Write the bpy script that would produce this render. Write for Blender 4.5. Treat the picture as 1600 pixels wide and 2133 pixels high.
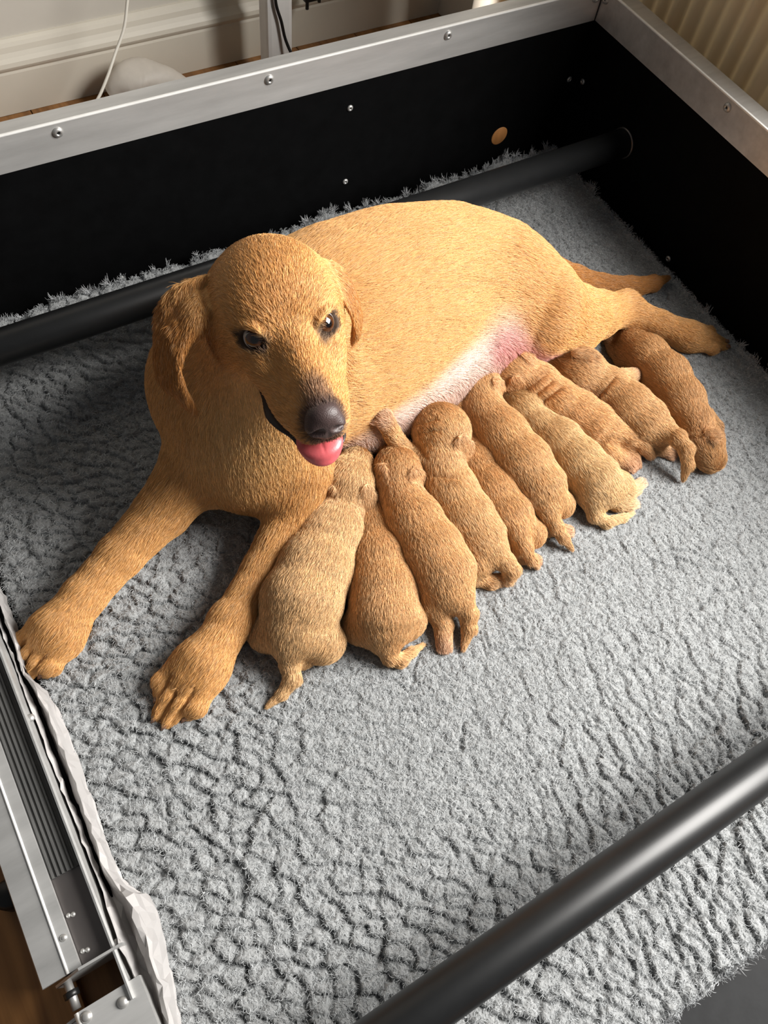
import bpy, bmesh, math, random
import numpy as np
from mathutils import Vector, Matrix

for o in list(bpy.data.objects):
    bpy.data.objects.remove(o)
scene = bpy.context.scene
COL = scene.collection
random.seed(4)
RNG = np.random.default_rng(11)

# ------------------------------------------------------------------ camera
FPX = 1676.4
CAM = np.array([0.0, 0.0, 1.0])
RC = np.array([[0.85921541, 0.3982079, -0.32121543],
               [-0.50191999, 0.77772894, -0.37843629],
               [0.09912221, 0.48638274, 0.86810519]])
cam_d = bpy.data.cameras.new('camera')
cam = bpy.data.objects.new('camera', cam_d)
COL.objects.link(cam)
cam_d.sensor_fit = 'HORIZONTAL'
cam_d.sensor_width = 36.0
cam_d.lens = FPX / 1600.0 * 36.0
cam_d.clip_start = 0.02
cam.matrix_world = Matrix([list(RC[i]) + [CAM[i]] for i in range(3)] + [[0, 0, 0, 1]])
scene.camera = cam

# ------------------------------------------------------------------ light
scene.view_settings.view_transform = 'Standard'
scene.view_settings.look = 'None'
scene.view_settings.gamma = 1.0
scene.view_settings.exposure = 0.0
scene.view_settings.use_curve_mapping = False

world = bpy.data.worlds.new('world')
scene.world = world
world.use_nodes = True
bg = world.node_tree.nodes['Background']
bg.inputs['Color'].default_value = (0.95, 0.97, 1.0, 1)
bg.inputs['Strength'].default_value = 0.105

win_d = bpy.data.lights.new('window_daylight', 'AREA')
win_d.shape = 'RECTANGLE'
win_d.size = 1.3
win_d.size_y = 1.3
win_d.energy = 172
win_d.color = (1.0, 0.97, 0.93)
win = bpy.data.objects.new('window_daylight', win_d)
COL.objects.link(win)
WIN_POS = Vector((1.95, -0.35, 1.45))
win.location = WIN_POS
win.rotation_euler = (Vector((0.35, 0.40, 0.05)) - WIN_POS).to_track_quat('-Z', 'Y').to_euler()


# ------------------------------------------------------------------ helpers
def at(px, py, z):
    """point at height z that the photograph shows at pixel px, py"""
    d = RC @ np.array([px - 800.0, 1066.5 - py, -FPX])
    return CAM + d * ((z - CAM[2]) / d[2])


def on_plane(px, py, axis, val):
    d = RC @ np.array([px - 800.0, 1066.5 - py, -FPX])
    return CAM + d * ((val - CAM[axis]) / d[axis])


def tag(o, label=None, cat=None, group=None, kind=None):
    if label: o['label'] = label
    if cat: o['category'] = cat
    if group: o['group'] = group
    if kind: o['kind'] = kind
    return o


def empty(name, loc, label, cat, group=None):
    o = bpy.data.objects.new(name, None)
    o.empty_display_size = 0.05
    o.location = loc
    COL.objects.link(o)
    return tag(o, label, cat, group)


def link(name, me, m, parent=None, smooth=False):
    o = bpy.data.objects.new(name, me)
    COL.objects.link(o)
    if m is not None and len(me.materials) == 0:
        me.materials.append(m)
    if smooth:
        me.polygons.foreach_set('use_smooth', np.ones(len(me.polygons), bool))
    if parent is not None:
        o.parent = parent
        o.location = Vector((0, 0, 0)) - parent.location if parent.parent is None else Vector((0, 0, 0))
    return o


def mesh_obj(name, verts, faces, m, parent=None, smooth=False):
    me = bpy.data.meshes.new(name)
    me.from_pydata([tuple(map(float, v)) for v in verts], [], [tuple(map(int, f)) for f in faces])
    me.update()
    return link(name, me, m, parent, smooth)


def bm_obj(name, bm, m, parent=None, smooth=False):
    bmesh.ops.recalc_face_normals(bm, faces=bm.faces)
    me = bpy.data.meshes.new(name)
    bm.to_mesh(me)
    bm.free()
    return link(name, me, m, parent, smooth)


def add_box(bm, lo, hi, bevel=0.0):
    lo = Vector(lo); hi = Vector(hi)
    r = bmesh.ops.create_cube(bm, size=1.0)
    s = hi - lo
    for v in r['verts']:
        v.co = Vector((v.co.x * s.x, v.co.y * s.y, v.co.z * s.z)) + (lo + hi) / 2
    if bevel > 0:
        es = list({e for v in r['verts'] for e in v.link_edges})
        bmesh.ops.bevel(bm, geom=es, offset=bevel, segments=2, affect='EDGES', profile=0.6)


def box_obj(name, lo, hi, m, parent=None, bevel=0.0):
    bm = bmesh.new()
    add_box(bm, lo, hi, bevel)
    return bm_obj(name, bm, m, parent)


def tube_mesh(bm, pts, rad, seg=20, cap=True):
    pts = [Vector(p) for p in pts]
    rads = rad if isinstance(rad, (list, tuple)) else [rad] * len(pts)
    rings = []
    up = Vector((0.13, 0.27, 0.95)).normalized()
    for i, p in enumerate(pts):
        t = (pts[min(i + 1, len(pts) - 1)] - pts[max(i - 1, 0)]).normalized()
        a = t.cross(up)
        if a.length < 1e-3:
            a = t.cross(Vector((1, 0, 0)))
        a.normalize()
        b = t.cross(a).normalized()
        rings.append([bm.verts.new(p + (a * math.cos(2 * math.pi * k / seg) + b * math.sin(2 * math.pi * k / seg)) * rads[i]) for k in range(seg)])
    for r0, r1 in zip(rings, rings[1:]):
        for k in range(seg):
            bm.faces.new((r0[k], r0[(k + 1) % seg], r1[(k + 1) % seg], r1[k]))
    if cap:
        bm.faces.new(rings[0]); bm.faces.new(rings[-1][::-1])


def smooth_path(pts, n=24):
    """Catmull-Rom through pts"""
    P = [np.array(p, float) for p in pts]
    P = [2 * P[0] - P[1]] + P + [2 * P[-1] - P[-2]]
    out = []
    for i in range(1, len(P) - 2):
        for k in range(n):
            t = k / n
            out.append(0.5 * (2 * P[i] + (P[i + 1] - P[i - 1]) * t + (2 * P[i - 1] - 5 * P[i] + 4 * P[i + 1] - P[i + 2]) * t * t + (3 * P[i] - P[i - 1] - 3 * P[i + 1] + P[i + 2]) * t ** 3))
    out.append(P[-2])
    return out


def tube_obj(name, pts, rad, m, parent=None, seg=20):
    bm = bmesh.new()
    tube_mesh(bm, pts, rad, seg)
    return bm_obj(name, bm, m, parent, True)


def extrude_obj(name, prof, axis, a, b, m, parent=None, smooth=False):
    """closed 2-D profile extruded along axis 'x' or 'y'; prof holds the other two coordinates"""
    bm = bmesh.new()
    def mk(p, t):
        return (t, p[0], p[1]) if axis == 'x' else (p[0], t, p[1])
    v0 = [bm.verts.new(mk(p, a)) for p in prof]
    v1 = [bm.verts.new(mk(p, b)) for p in prof]
    n = len(prof)
    for i in range(n):
        bm.faces.new((v0[i], v0[(i + 1) % n], v1[(i + 1) % n], v1[i]))
    bm.faces.new(v0); bm.faces.new(v1[::-1])
    return bm_obj(name, bm, m, parent, smooth)


def lathe_obj(name, prof, centre, normal, m, parent=None, seg=18):
    """profile of (radius, height) turned about `normal` through centre"""
    n = Vector(normal).normalized()
    a = n.orthogonal().normalized(); b = n.cross(a)
    c = Vector(centre)
    bm = bmesh.new()
    rings = []
    for r, h in prof:
        if r <= 1e-6:
            rings.append([bm.verts.new(c + n * h)])
        else:
            rings.append([bm.verts.new(c + n * h + (a * math.cos(2 * math.pi * k / seg) + b * math.sin(2 * math.pi * k / seg)) * r) for k in range(seg)])
    for r0, r1 in zip(rings, rings[1:]):
        for k in range(seg):
            if len(r0) == 1 and len(r1) > 1:
                bm.faces.new((r0[0], r1[k], r1[(k + 1) % seg]))
            elif len(r1) == 1 and len(r0) > 1:
                bm.faces.new((r0[k], r0[(k + 1) % seg], r1[0]))
            elif len(r0) > 1:
                bm.faces.new((r0[k], r0[(k + 1) % seg], r1[(k + 1) % seg], r1[k]))
    return bm_obj(name, bm, m, parent, True)


# ------------------------------------------------------------------ materials
def new_mat(name):
    m = bpy.data.materials.new(name)
    m.use_nodes = True
    nt = m.node_tree
    b = nt.nodes['Principled BSDF']
    return m, nt, b


def srgb(r, g, b):
    f = lambda c: ((c / 255 + 0.055) / 1.055) ** 2.4 if c / 255 > 0.04045 else c / 255 / 12.92
    return (f(r), f(g), f(b), 1.0)


def plain(name, col, rough=0.5, metal=0.0, noise=0.0, scale=(20, 20, 20), bump=0.0, spec=0.5, bscale=None):
    m, nt, b = new_mat(name)
    b.inputs['Roughness'].default_value = rough
    b.inputs['Metallic'].default_value = metal
    b.inputs['Specular IOR Level'].default_value = spec
    b.inputs['Base Color'].default_value = col
    if noise > 0 or bump > 0:
        tc = nt.nodes.new('ShaderNodeTexCoord')
        mp = nt.nodes.new('ShaderNodeMapping')
        mp.inputs['Scale'].default_value = scale
        nz = nt.nodes.new('ShaderNodeTexNoise')
        nz.inputs['Scale'].default_value = 1.0
        nz.inputs['Detail'].default_value = 6.0
        nz.inputs['Roughness'].default_value = 0.62
        nt.links.new(tc.outputs['Object'], mp.inputs['Vector'])
        nt.links.new(mp.outputs['Vector'], nz.inputs['Vector'])
        if noise > 0:
            mx = nt.nodes.new('ShaderNodeMix')
            mx.data_type = 'RGBA'
            lo = tuple(c * (1 - noise) for c in col[:3]) + (1,)
            hi = tuple(min(1, c * (1 + noise)) for c in col[:3]) + (1,)
            mx.inputs[6].default_value = lo
            mx.inputs[7].default_value = hi
            cr = nt.nodes.new('ShaderNodeMapRange')
            cr.inputs[1].default_value = 0.3; cr.inputs[2].default_value = 0.7
            nt.links.new(nz.outputs['Fac'], cr.inputs[0])
            nt.links.new(cr.outputs[0], mx.inputs[0])
            nt.links.new(mx.outputs[2], b.inputs['Base Color'])
        if bump > 0:
            bp = nt.nodes.new('ShaderNodeBump')
            bp.inputs['Strength'].default_value = bump
            bp.inputs['Distance'].default_value = 0.002
            nt.links.new(nz.outputs['Fac'], bp.inputs['Height'])
            nt.links.new(bp.outputs['Normal'], b.inputs['Normal'])
    return m


def wood_mat(name, c1, c2):
    m, nt, b = new_mat(name)
    tc = nt.nodes.new('ShaderNodeTexCoord')
    oi = nt.nodes.new('ShaderNodeObjectInfo')
    va = nt.nodes.new('ShaderNodeVectorMath'); va.operation = 'ADD'
    nt.links.new(tc.outputs['Object'], va.inputs[0])
    nt.links.new(oi.outputs['Location'], va.inputs[1])
    mp = nt.nodes.new('ShaderNodeMapping')
    mp.inputs['Scale'].default_value = (60, 5, 60)
    nz = nt.nodes.new('ShaderNodeTexNoise')
    nz.inputs['Scale'].default_value = 1.0
    nz.inputs['Detail'].default_value = 8
    nz.inputs['Distortion'].default_value = 0.6
    nt.links.new(va.outputs[0], mp.inputs['Vector'])
    nt.links.new(mp.outputs['Vector'], nz.inputs['Vector'])
    cr = nt.nodes.new('ShaderNodeValToRGB')
    cr.color_ramp.elements[0].position = 0.3; cr.color_ramp.elements[0].color = c1
    cr.color_ramp.elements[1].position = 0.72; cr.color_ramp.elements[1].color = c2
    nt.links.new(nz.outputs['Fac'], cr.inputs['Fac'])
    nt.links.new(cr.outputs['Color'], b.inputs['Base Color'])
    b.inputs['Roughness'].default_value = 0.42
    bp = nt.nodes.new('ShaderNodeBump')
    bp.inputs['Strength'].default_value = 0.15; bp.inputs['Distance'].default_value = 0.001
    nt.links.new(nz.outputs['Fac'], bp.inputs['Height'])
    nt.links.new(bp.outputs['Normal'], b.inputs['Normal'])
    return m


def attr_mat(name, rough=0.6, spec=0.3, bump=0.0, sheen=0.0, gain=1.0, var=0.0):
    """colour from the mesh or curve attribute 'fur'"""
    m, nt, b = new_mat(name)
    at_ = nt.nodes.new('ShaderNodeAttribute')
    at_.attribute_name = 'fur'
    src = at_.outputs['Color']
    tc = nt.nodes.new('ShaderNodeTexCoord')
    if var > 0:
        nz = nt.nodes.new('ShaderNodeTexNoise')
        nz.inputs['Scale'].default_value = 90
        nz.inputs['Detail'].default_value = 5
        nt.links.new(tc.outputs['Object'], nz.inputs['Vector'])
        mr = nt.nodes.new('ShaderNodeMapRange')
        mr.inputs[1].default_value = 0.25; mr.inputs[2].default_value = 0.75
        mr.inputs[3].default_value = 1 - var; mr.inputs[4].default_value = 1 + var
        nt.links.new(nz.outputs['Fac'], mr.inputs[0])
        vm = nt.nodes.new('ShaderNodeVectorMath'); vm.operation = 'SCALE'
        nt.links.new(src, vm.inputs[0]); nt.links.new(mr.outputs[0], vm.inputs['Scale'])
        src = vm.outputs[0]
    nt.links.new(src, b.inputs['Base Color'])
    b.inputs['Roughness'].default_value = rough
    b.inputs['Specular IOR Level'].default_value = spec
    b.inputs['Sheen Weight'].default_value = sheen
    if bump > 0:
        n2 = nt.nodes.new('ShaderNodeTexNoise')
        n2.inputs['Scale'].default_value = 420
        n2.inputs['Detail'].default_value = 4
        nt.links.new(tc.outputs['Object'], n2.inputs['Vector'])
        bp = nt.nodes.new('ShaderNodeBump')
        bp.inputs['Strength'].default_value = bump
        bp.inputs['Distance'].default_value = 0.0015
        nt.links.new(n2.outputs['Fac'], bp.inputs['Height'])
        nt.links.new(bp.outputs['Normal'], b.inputs['Normal'])
    return m


M = {}
M['alu'] = plain('aluminium', (0.52, 0.52, 0.51, 1), 0.42, 0.55, 0.16, (5, 40, 40), 0.0)
M['alu_highlight'] = plain('aluminium_highlight', (0.86, 0.86, 0.84, 1), 0.35, 0.2, 0.08, (30, 30, 30))  # paler metal that holds the edge highlight in its colour
M['steel'] = plain('screw_steel', (0.46, 0.455, 0.44, 1), 0.42, 0.7)
M['hole_black'] = plain('socket_black', (0.004, 0.004, 0.004, 1), 0.8)
M['board'] = plain('black_board', (0.0022, 0.0023, 0.0025, 1), 0.7, 0, 0.3, (30, 30, 30), 0.0, 0.05)
M['bar'] = plain('black_tube', (0.008, 0.0085, 0.009, 1), 0.40, 0, 0.15, (40, 40, 40), 0.0, 0.5)
M['base'] = plain('base_vinyl', (0.012, 0.0125, 0.0135, 1), 0.6, 0, 0.2, (60, 60, 60), 0.05, 0.2)
M['plate'] = plain('dark_plate', (0.16, 0.145, 0.14, 1), 0.38, 0.75, 0.12, (40, 12, 40))
M['rubber'] = plain('ribbed_rubber', (0.080, 0.080, 0.078, 1), 0.6, 0, 0.2, (80, 20, 80), 0.1)
M['tan_disc'] = plain('disc_tan', srgb(176, 120, 66), 0.6, 0, 0.15, (120, 120, 30))
M['wall'] = plain('painted_wall', srgb(205, 199, 188), 0.75, 0, 0.03, (6, 6, 6))
M['skirt'] = plain('painted_skirting', srgb(222, 215, 200), 0.45, 0, 0.03, (6, 6, 6))
M['white'] = plain('white_plastic', srgb(225, 222, 218), 0.4, 0, 0.04, (20, 20, 20))
M['cable_white'] = plain('white_cable', srgb(225, 220, 208), 0.45)
M['cable_black'] = plain('black_cable', (0.008, 0.008, 0.008, 1), 0.4)
M['floor'] = wood_mat('oak_floor', srgb(120, 78, 38), srgb(176, 124, 70))
M['paper'] = plain('crumpled_wrap', srgb(214, 206, 195), 0.55, 0, 0.06, (30, 30, 30), 0.3)


def sheet_mat(name, c1, c2, rough, fac):
    m, nt, b = new_mat(name)
    b.inputs['Base Color'].default_value = c1
    b.inputs['Roughness'].default_value = rough
    tr = nt.nodes.new('ShaderNodeBsdfTranslucent')
    tr.inputs['Color'].default_value = c2
    mx = nt.nodes.new('ShaderNodeMixShader')
    mx.inputs[0].default_value = fac
    out = nt.nodes['Material Output']
    nt.links.new(b.outputs[0], mx.inputs[1])
    nt.links.new(tr.outputs[0], mx.inputs[2])
    nt.links.new(mx.outputs[0], out.inputs['Surface'])
    return m


M['sheet'] = sheet_mat('translucent_sheet', srgb(198, 196, 195), srgb(225, 218, 212), 0.3, 0.3)
M['curtain'] = sheet_mat('curtain_cloth', srgb(208, 196, 170), srgb(200, 188, 162), 0.85, 0.22)
M['skin'] = attr_mat('coat_skin', 0.65, 0.2, 0.10, 0.0, var=0.06)
M['fur'] = attr_mat('coat_hair', 0.5, 0.28)
M['pile'] = attr_mat('fleece_fibre', 0.8, 0.1)

# ------------------------------------------------------------------ room
XR, YB = 1.092, 0.999          # inner faces of the right and back panels
floor = box_obj('floor', (-1.2, -1.6, -0.07), (2.4, 1.62, -0.045), M['floor'])
tag(floor, kind='structure')
pw = 0.142
plank_me = None
k = 0
x = -1.2
while x < 2.35:
    y = -1.6 - (k * 0.37) % 0.9
    while y < 1.6:
        y0, y1 = max(y, -1.6), min(y + 1.25, 1.62)
        if y1 - y0 > 0.02:
            # only planks that can be seen: left of the box and behind it
            if x + pw < -0.1 or y1 > 0.95:
                bm = bmesh.new()
                add_box(bm, (0, 0, 0), (pw - 0.0016, y1 - y0 - 0.0016, 0.016), 0.0012)
                p = bm_obj('plank', bm, M['floor'], floor)
                p.location = (x, y0, -0.0445)
        y += 1.25
    x += pw
    k += 1

wall = box_obj('wall_back', (-1.2, 1.533, -0.028), (2.4, 1.62, 1.9), M['wall'])
tag(wall, kind='structure')
YW = 1.533
prof = [(YW, -0.028), (1.518, -0.028), (1.518, 0.0463), (1.5195, 0.0504), (1.5175, 0.0545), (1.512, 0.0576), (1.5095, 0.0627), (1.5110, 0.0699),
        (1.516, 0.0761), (1.5195, 0.0833), (1.5210, 0.0925), (1.5235, 0.0987), (1.5285, 0.1028), (YW, 0.1033)]
bb = extrude_obj('baseboard_back', prof, 'x', -1.2, 1.148, M['skirt'])
tag(bb, kind='structure')
# boxed-in corner beside the skirting and its upright edge
tr = box_obj('trim_1', (1.148, 1.40, -0.028), (1.195, YW, 0.9), M['skirt'], None, 0.003)
tag(tr, kind='structure')
tr = box_obj('trim_2', (1.199, 1.41, -0.028), (1.53, YW, 0.9), M['skirt'], None, 0.003)
tag(tr, kind='structure')


def pleated(name, x0, y0, y1, z0, z1, amp, pitch, m, along='y'):
    n = int((y1 - y0) / 0.004)
    bm = bmesh.new()
    rows = []
    zs = np.linspace(z0, z1, 12)
    rr = np.random.default_rng(5)
    ph = rr.uniform(-0.6, 0.6, 400)
    for i in range(n + 1):
        t = y0 + (y1 - y0) * i / n
        u = (t - y0) / pitch
        j = int(u)
        fr = u - j
        s = (1 - math.cos(2 * math.pi * fr)) * 0.5
        s = s ** (0.7 + 0.5 * abs(ph[j]))
        a = amp * (0.6 + 0.7 * abs(ph[j + 7]))
        col = []
        for z in zs:
            w = -a * s + 0.004 * math.sin(9 * t + 2.0 * z)
            p = (x0 + w, t, z) if along == 'y' else (t, x0 + w, z)
            col.append(bm.verts.new(p))
        rows.append(col)
    for a, b in zip(rows, rows[1:]):
        for q in range(len(zs) - 1):
            bm.faces.new((a[q], b[q], b[q + 1], a[q + 1]))
    o = bm_obj(name, bm, m, None, True)
    sol = o.modifiers.new('thickness', 'SOLIDIFY')
    sol.thickness = 0.0015
    return o


cu = pleated('curtain', 1.200, 0.50, 1.34, -0.02, 2.0, 0.013, 0.034, M['curtain'])
tag(cu, 'beige pleated curtain hanging beside the right panel of the box', 'curtain')
cu = pleated('curtain', 1.375, 1.235, 1.80, -0.022, 0.8, 0.016, 0.05, M['curtain'], 'x')
tag(cu, 'beige cloth folds hanging in the corner behind the box', 'curtain')

# ------------------------------------------------------------------ whelping box
wb = empty('whelping_box', (0.47, 0.35, -0.028), 'black walled whelping box with aluminium top rails and black guard bars', 'whelping box')
RAIL0, RAIL1 = 0.248, 0.301
XL = -0.150
YF = -0.62
box_obj('base', (XL - 0.0, YF, -0.026), (XR + 0.012, YB + 0.012, -0.004), M['base'], wb)
# back panel with a tan disc set on its face near the far corner
box_obj('back_panel', (XL - 0.05, YB, -0.026), (XR + 0.012, YB + 0.012, RAIL1 - 0.004), M['board'], wb)
box_obj('side_panel', (XR, YF, -0.026), (XR + 0.012, YB, RAIL1 - 0.004), M['board'], wb)
hc = on_plane(1040, 283, 1, YB)
tag(lathe_obj('tan_disc', [(0.0, 0.0012), (0.0165, 0.0012), (0.0175, 0.0004), (0.0175, -0.002)], hc, (0, -1, 0), M['tan_disc'], wb, 28), 'tan round spot on the black back panel')

# rails: an aluminium channel over the top edge of each panel
def rail_prof(w, s):
    # s: +1 the room side lies in the positive direction
    z0, z1 = RAIL0, RAIL1
    t = 0.0022
    r = 0.0022
    p = [(-t, z0), (-t, z1 - r)]
    for a in (30, 60, 90):
        p.append((-t + r - r * math.cos(math.radians(a)), z1 - r + r * math.sin(math.radians(a))))
    p += [(w, z1), (w, z0), (w - t, z0), (w - t, z1 - t), (0, z1 - t), (0, z0)]
    return p


p = [(YB + q[0], q[1]) for q in rail_prof(0.024, 1)]
extrude_obj('top_rail', p, 'x', -0.5, XR - 0.0022, M['alu'], wb)
p = [(XR + q[0], q[1]) for q in rail_prof(0.030, 1)]
r2 = extrude_obj('top_rail', p, 'y', YF, YB + 0.024, M['alu'], wb)
box_obj('highlight_edge', (-0.5, YB - 0.0026, RAIL1 - 0.0022), (XR - 0.003, YB + 0.0012, RAIL1 + 0.0004), M['alu_highlight'], wb, 0.0008)  # pale strip: the highlight on the rail edge, put into the colour
box_obj('highlight_edge', (XR - 0.0026, YF, RAIL1 - 0.0022), (XR + 0.0012, YB - 0.003, RAIL1 + 0.0004), M['alu_highlight'], wb, 0.0008)
# mitre seam in the corner
box_obj('seam', (XR - 0.004, YB - 0.0034, RAIL0), (XR - 0.0024, YB - 0.0022, RAIL1), M['hole_black'], wb)


def screw(c, n, r=0.0065, parent=wb, dome=False):
    if dome:
        o = lathe_obj('rivet', [(r, 0), (r * 0.96, r * 0.22), (r * 0.75, r * 0.5), (r * 0.4, r * 0.66), (0, r * 0.7)], c, n, M['steel'], parent, 16)
        return o
    o = lathe_obj('screw', [(r, 0.0), (r, r * 0.1), (r * 0.86, r * 0.36), (r * 0.55, r * 0.5), (r * 0.36, r * 0.50), (r * 0.33, r * 0.2), (0, r * 0.18)], c, n, M['steel'], parent, 18)
    s = lathe_obj('socket', [(r * 0.3, r * 0.2), (r * 0.3, r * 0.24), (0, r * 0.24)], c, n, M['hole_black'], o, 8)
    return o


for sx in (-0.137, 0.169, 0.474, 0.780, 1.076):
    screw((sx, YB - 0.0022, 0.287), (0, -1, 0), 0.0072)
for sy in (0.987, 0.681, 0.375, 0.07):
    screw((XR - 0.0022, sy, 0.287), (-1, 0, 0), 0.0072)
for px, py in ((1186, 165), (729, 225), (719, 378), (257, 595)):
    c = on_plane(px, py, 1, YB)
    screw((c[0], YB, max(c[2], 0.012)), (0, -1, 0), 0.0052)
c = on_plane(1214, 170, 0, XR)
screw((XR, c[1], c[2]), (-1, 0, 0), 0.0052)
for px, py in ((1386, 551), (1597, 770)):
    c = on_plane(px, py, 0, XR)
    screw((XR, c[1], 0.010), (-1, 0, 0), 0.0055)

BR = 0.0245
for by in (0.844, -0.097):
    tube_obj('guard_bar', [(-0.6, by, 0.1136), (0.2, by, 0.1136), (XR - 0.0005, by, 0.1136)], BR, M['bar'], wb, 48)
    lathe_obj('bar_collar', [(BR + 0.0022, 0), (BR + 0.0022, 0.0016), (BR + 0.0002, 0.0022)], (XR, by, 0.1136), (-1, 0, 0), M['plate'], wb, 40)

# low entrance on the left: threshold channel with ribbed tread, end bracket and corner post
Y0, Y1 = 0.101, 0.86
def ext(name, prof, y0, y1, m, smooth=False):
    return extrude_obj(name, prof, 'y', y0, y1, m, wb, smooth)


ZT = 0.072
ext('threshold_board', [(-0.1425, -0.026), (-0.1425, 0.040), (-0.134, 0.040), (-0.134, -0.026)], 0.02, Y1, M['board'])
ext('inner_lip', [(-0.1475, 0.0), (-0.1475, ZT + 0.004), (-0.1455, ZT + 0.0046), (-0.1435, ZT + 0.004), (-0.1435, 0.0)], 0.05, Y1, M['alu'])
ext('tread_plate', [(-0.1800, ZT - 0.012), (-0.1800, ZT - 0.008), (-0.1475, ZT - 0.008), (-0.1475, ZT - 0.012)], Y0, Y1, M['plate'])
rub = ext('rubber_tread', [(-0.1785, ZT - 0.008), (-0.1785, ZT - 0.0062), (-0.1480, ZT - 0.0062), (-0.1480, ZT - 0.008)], 0.190, Y1, M['rubber'])
for i in range(6):
    rx = -0.1760 + i * 0.0051
    extrude_obj('rib', [(rx - 0.0014, ZT - 0.0064), (rx - 0.0009, ZT - 0.0042), (rx + 0.0009, ZT - 0.0042), (rx + 0.0014, ZT - 0.0064)], 'y', 0.190, Y1, M['rubber'], rub)
ext('flange', [(-0.1905, ZT - 0.006), (-0.1905, ZT), (-0.1788, ZT), (-0.1788, ZT - 0.006)], Y0, Y1, M['alu'])
ext('highlight_edge', [(-0.1935, ZT - 0.003), (-0.1930, ZT + 0.0008), (-0.1912, ZT + 0.0018), (-0.1902, ZT + 0.0006), (-0.1902, ZT - 0.003)], Y0, Y1, M['alu_highlight'], True)
ext('outer_face', [(-0.1930, ZT - 0.004), (-0.1930, ZT), (-0.2170, ZT - 0.003), (-0.2185, ZT - 0.007), (-0.2175, ZT - 0.010)], Y0, Y1, M['alu'])
ext('outer_web', [(-0.1965, -0.020), (-0.1965, ZT - 0.006), (-0.1935, ZT - 0.006), (-0.1935, -0.020)], Y0, Y1, M['plate'])
for px, py, zz in ((147, 1906, ZT - 0.008), (177, 1980, ZT - 0.008)):
    c = at(px, py, zz)
    for dx in (-0.0022, 0.0022):
        screw((c[0] + dx, c[1] - dx * 0.3, zz), (0, 0, 1), 0.0026, wb, True)
c = at(126, 1957, ZT); screw((-0.1845, c[1], ZT), (0, 0, 1), 0.0036, wb, True)
c = at(232, 1968, ZT + 0.004); screw((-0.1420, c[1], ZT - 0.002), (0.3, 0, 1), 0.004, wb, True)
c = at(55, 1495, ZT + 0.004); screw((-0.1420, c[1], ZT - 0.002), (0.3, 0, 1), 0.0048, wb, True)
# end bracket: an upright plate across the end of the channel
ext('end_bracket', [(-0.2110, 0.046), (-0.1800, ZT + 0.010), (-0.1360, ZT + 0.010), (-0.1360, 0.012), (-0.2110, 0.012)], 0.0975, 0.1000, M['alu'])
tube_obj('hinge_pin', [(-0.1985, 0.098, 0.052), (-0.1985, 0.070, 0.052)], 0.0042, M['steel'], wb, 16)
lathe_obj('hinge_nut', [(0, 0), (0.0075, 0), (0.0075, 0.006), (0, 0.006)], (-0.1985, 0.082, 0.052), (0, 1, 0), M['cable_black'], wb, 6)
# corner post beyond the hinge
ext('corner_post', [(-0.1975, -0.020), (-0.1975, ZT - 0.003), (-0.1955, ZT), (-0.1335, ZT), (-0.1335, -0.020)], -0.62, 0.066, M['alu'])
ext('highlight_edge', [(-0.1990, ZT - 0.006), (-0.1985, ZT - 0.0004), (-0.1962, ZT + 0.0012), (-0.1945, ZT + 0.0010), (-0.1945, ZT - 0.002)], -0.62, 0.066, M['alu_highlight'], True)
ext('outer_face', [(-0.1990, ZT - 0.006), (-0.1990, ZT - 0.003), (-0.226, ZT - 0.018), (-0.2265, ZT - 0.021)], -0.62, 0.060, M['alu'])
mesh_obj('post_flange', [(-0.199, 0.064, ZT - 0.004), (-0.246, 0.060, ZT - 0.028), (-0.246, 0.060, ZT - 0.050), (-0.199, 0.064, ZT - 0.05),
                         (-0.199, 0.061, ZT - 0.004), (-0.246, 0.057, ZT - 0.028), (-0.246, 0.057, ZT - 0.050), (-0.199, 0.061, ZT - 0.05)],
         [(0, 1, 2, 3), (7, 6, 5, 4), (0, 4, 5, 1), (1, 5, 6, 2), (2, 6, 7, 3), (3, 7, 4, 0)], M['alu'], wb)
for px, py in ((256, 2088), (180, 2118)):
    c = at(px, py, ZT); screw((c[0], c[1], ZT), (0, 0, 1), 0.0055, wb, True)
# black foot under the outer face
c = at(12, 1868, -0.01)
lathe_obj('foot', [(0, -0.018), (0.016, -0.018), (0.016, 0.006), (0.012, 0.012), (0, 0.012)], (c[0] + 0.004, c[1], -0.010), (0, 0, 1), M['cable_black'], wb, 20)

# ------------------------------------------------------------------ things behind the box
pts = smooth_path([on_plane(272, -60, 1, 1.42), on_plane(265, 5, 1, 1.41), on_plane(258, 60, 1, 1.40), on_plane(240, 112, 1, 1.385), on_plane(222, 165, 1, 1.36), on_plane(199, 214, 1, 1.33), on_plane(160, 258, 1, 1.30)], 10)
tag(tube_obj('cable', [tuple(p) for p in pts], 0.0026, M['cable_white'], None, 10), 'thin white cable hanging down in front of the skirting', 'cable')
# white upright post
post = empty('post', (0.682, 1.40, -0.028), 'white upright post standing behind the back rail', 'post')
box_obj('shaft', (0.658, 1.385, -0.022), (0.711, 1.425, 0.9), M['white'], post, 0.008)
box_obj('foot', (0.640, 1.36, -0.028), (0.730, 1.45, -0.020), M['white'], post, 0.003)
pts = smooth_path([on_plane(572, -40, 1, 1.378), on_plane(575, 8, 1, 1.378), on_plane(586, 45, 1, 1.376), on_plane(594, 80, 1, 1.374), on_plane(607, 112, 1, 1.365), on_plane(620, 140, 1, 1.35)], 10)
tag(tube_obj('cable', [tuple(p) for p in pts], 0.0030, M['cable_black'], None, 10), 'thin black cable running down along the white post', 'cable')
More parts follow.
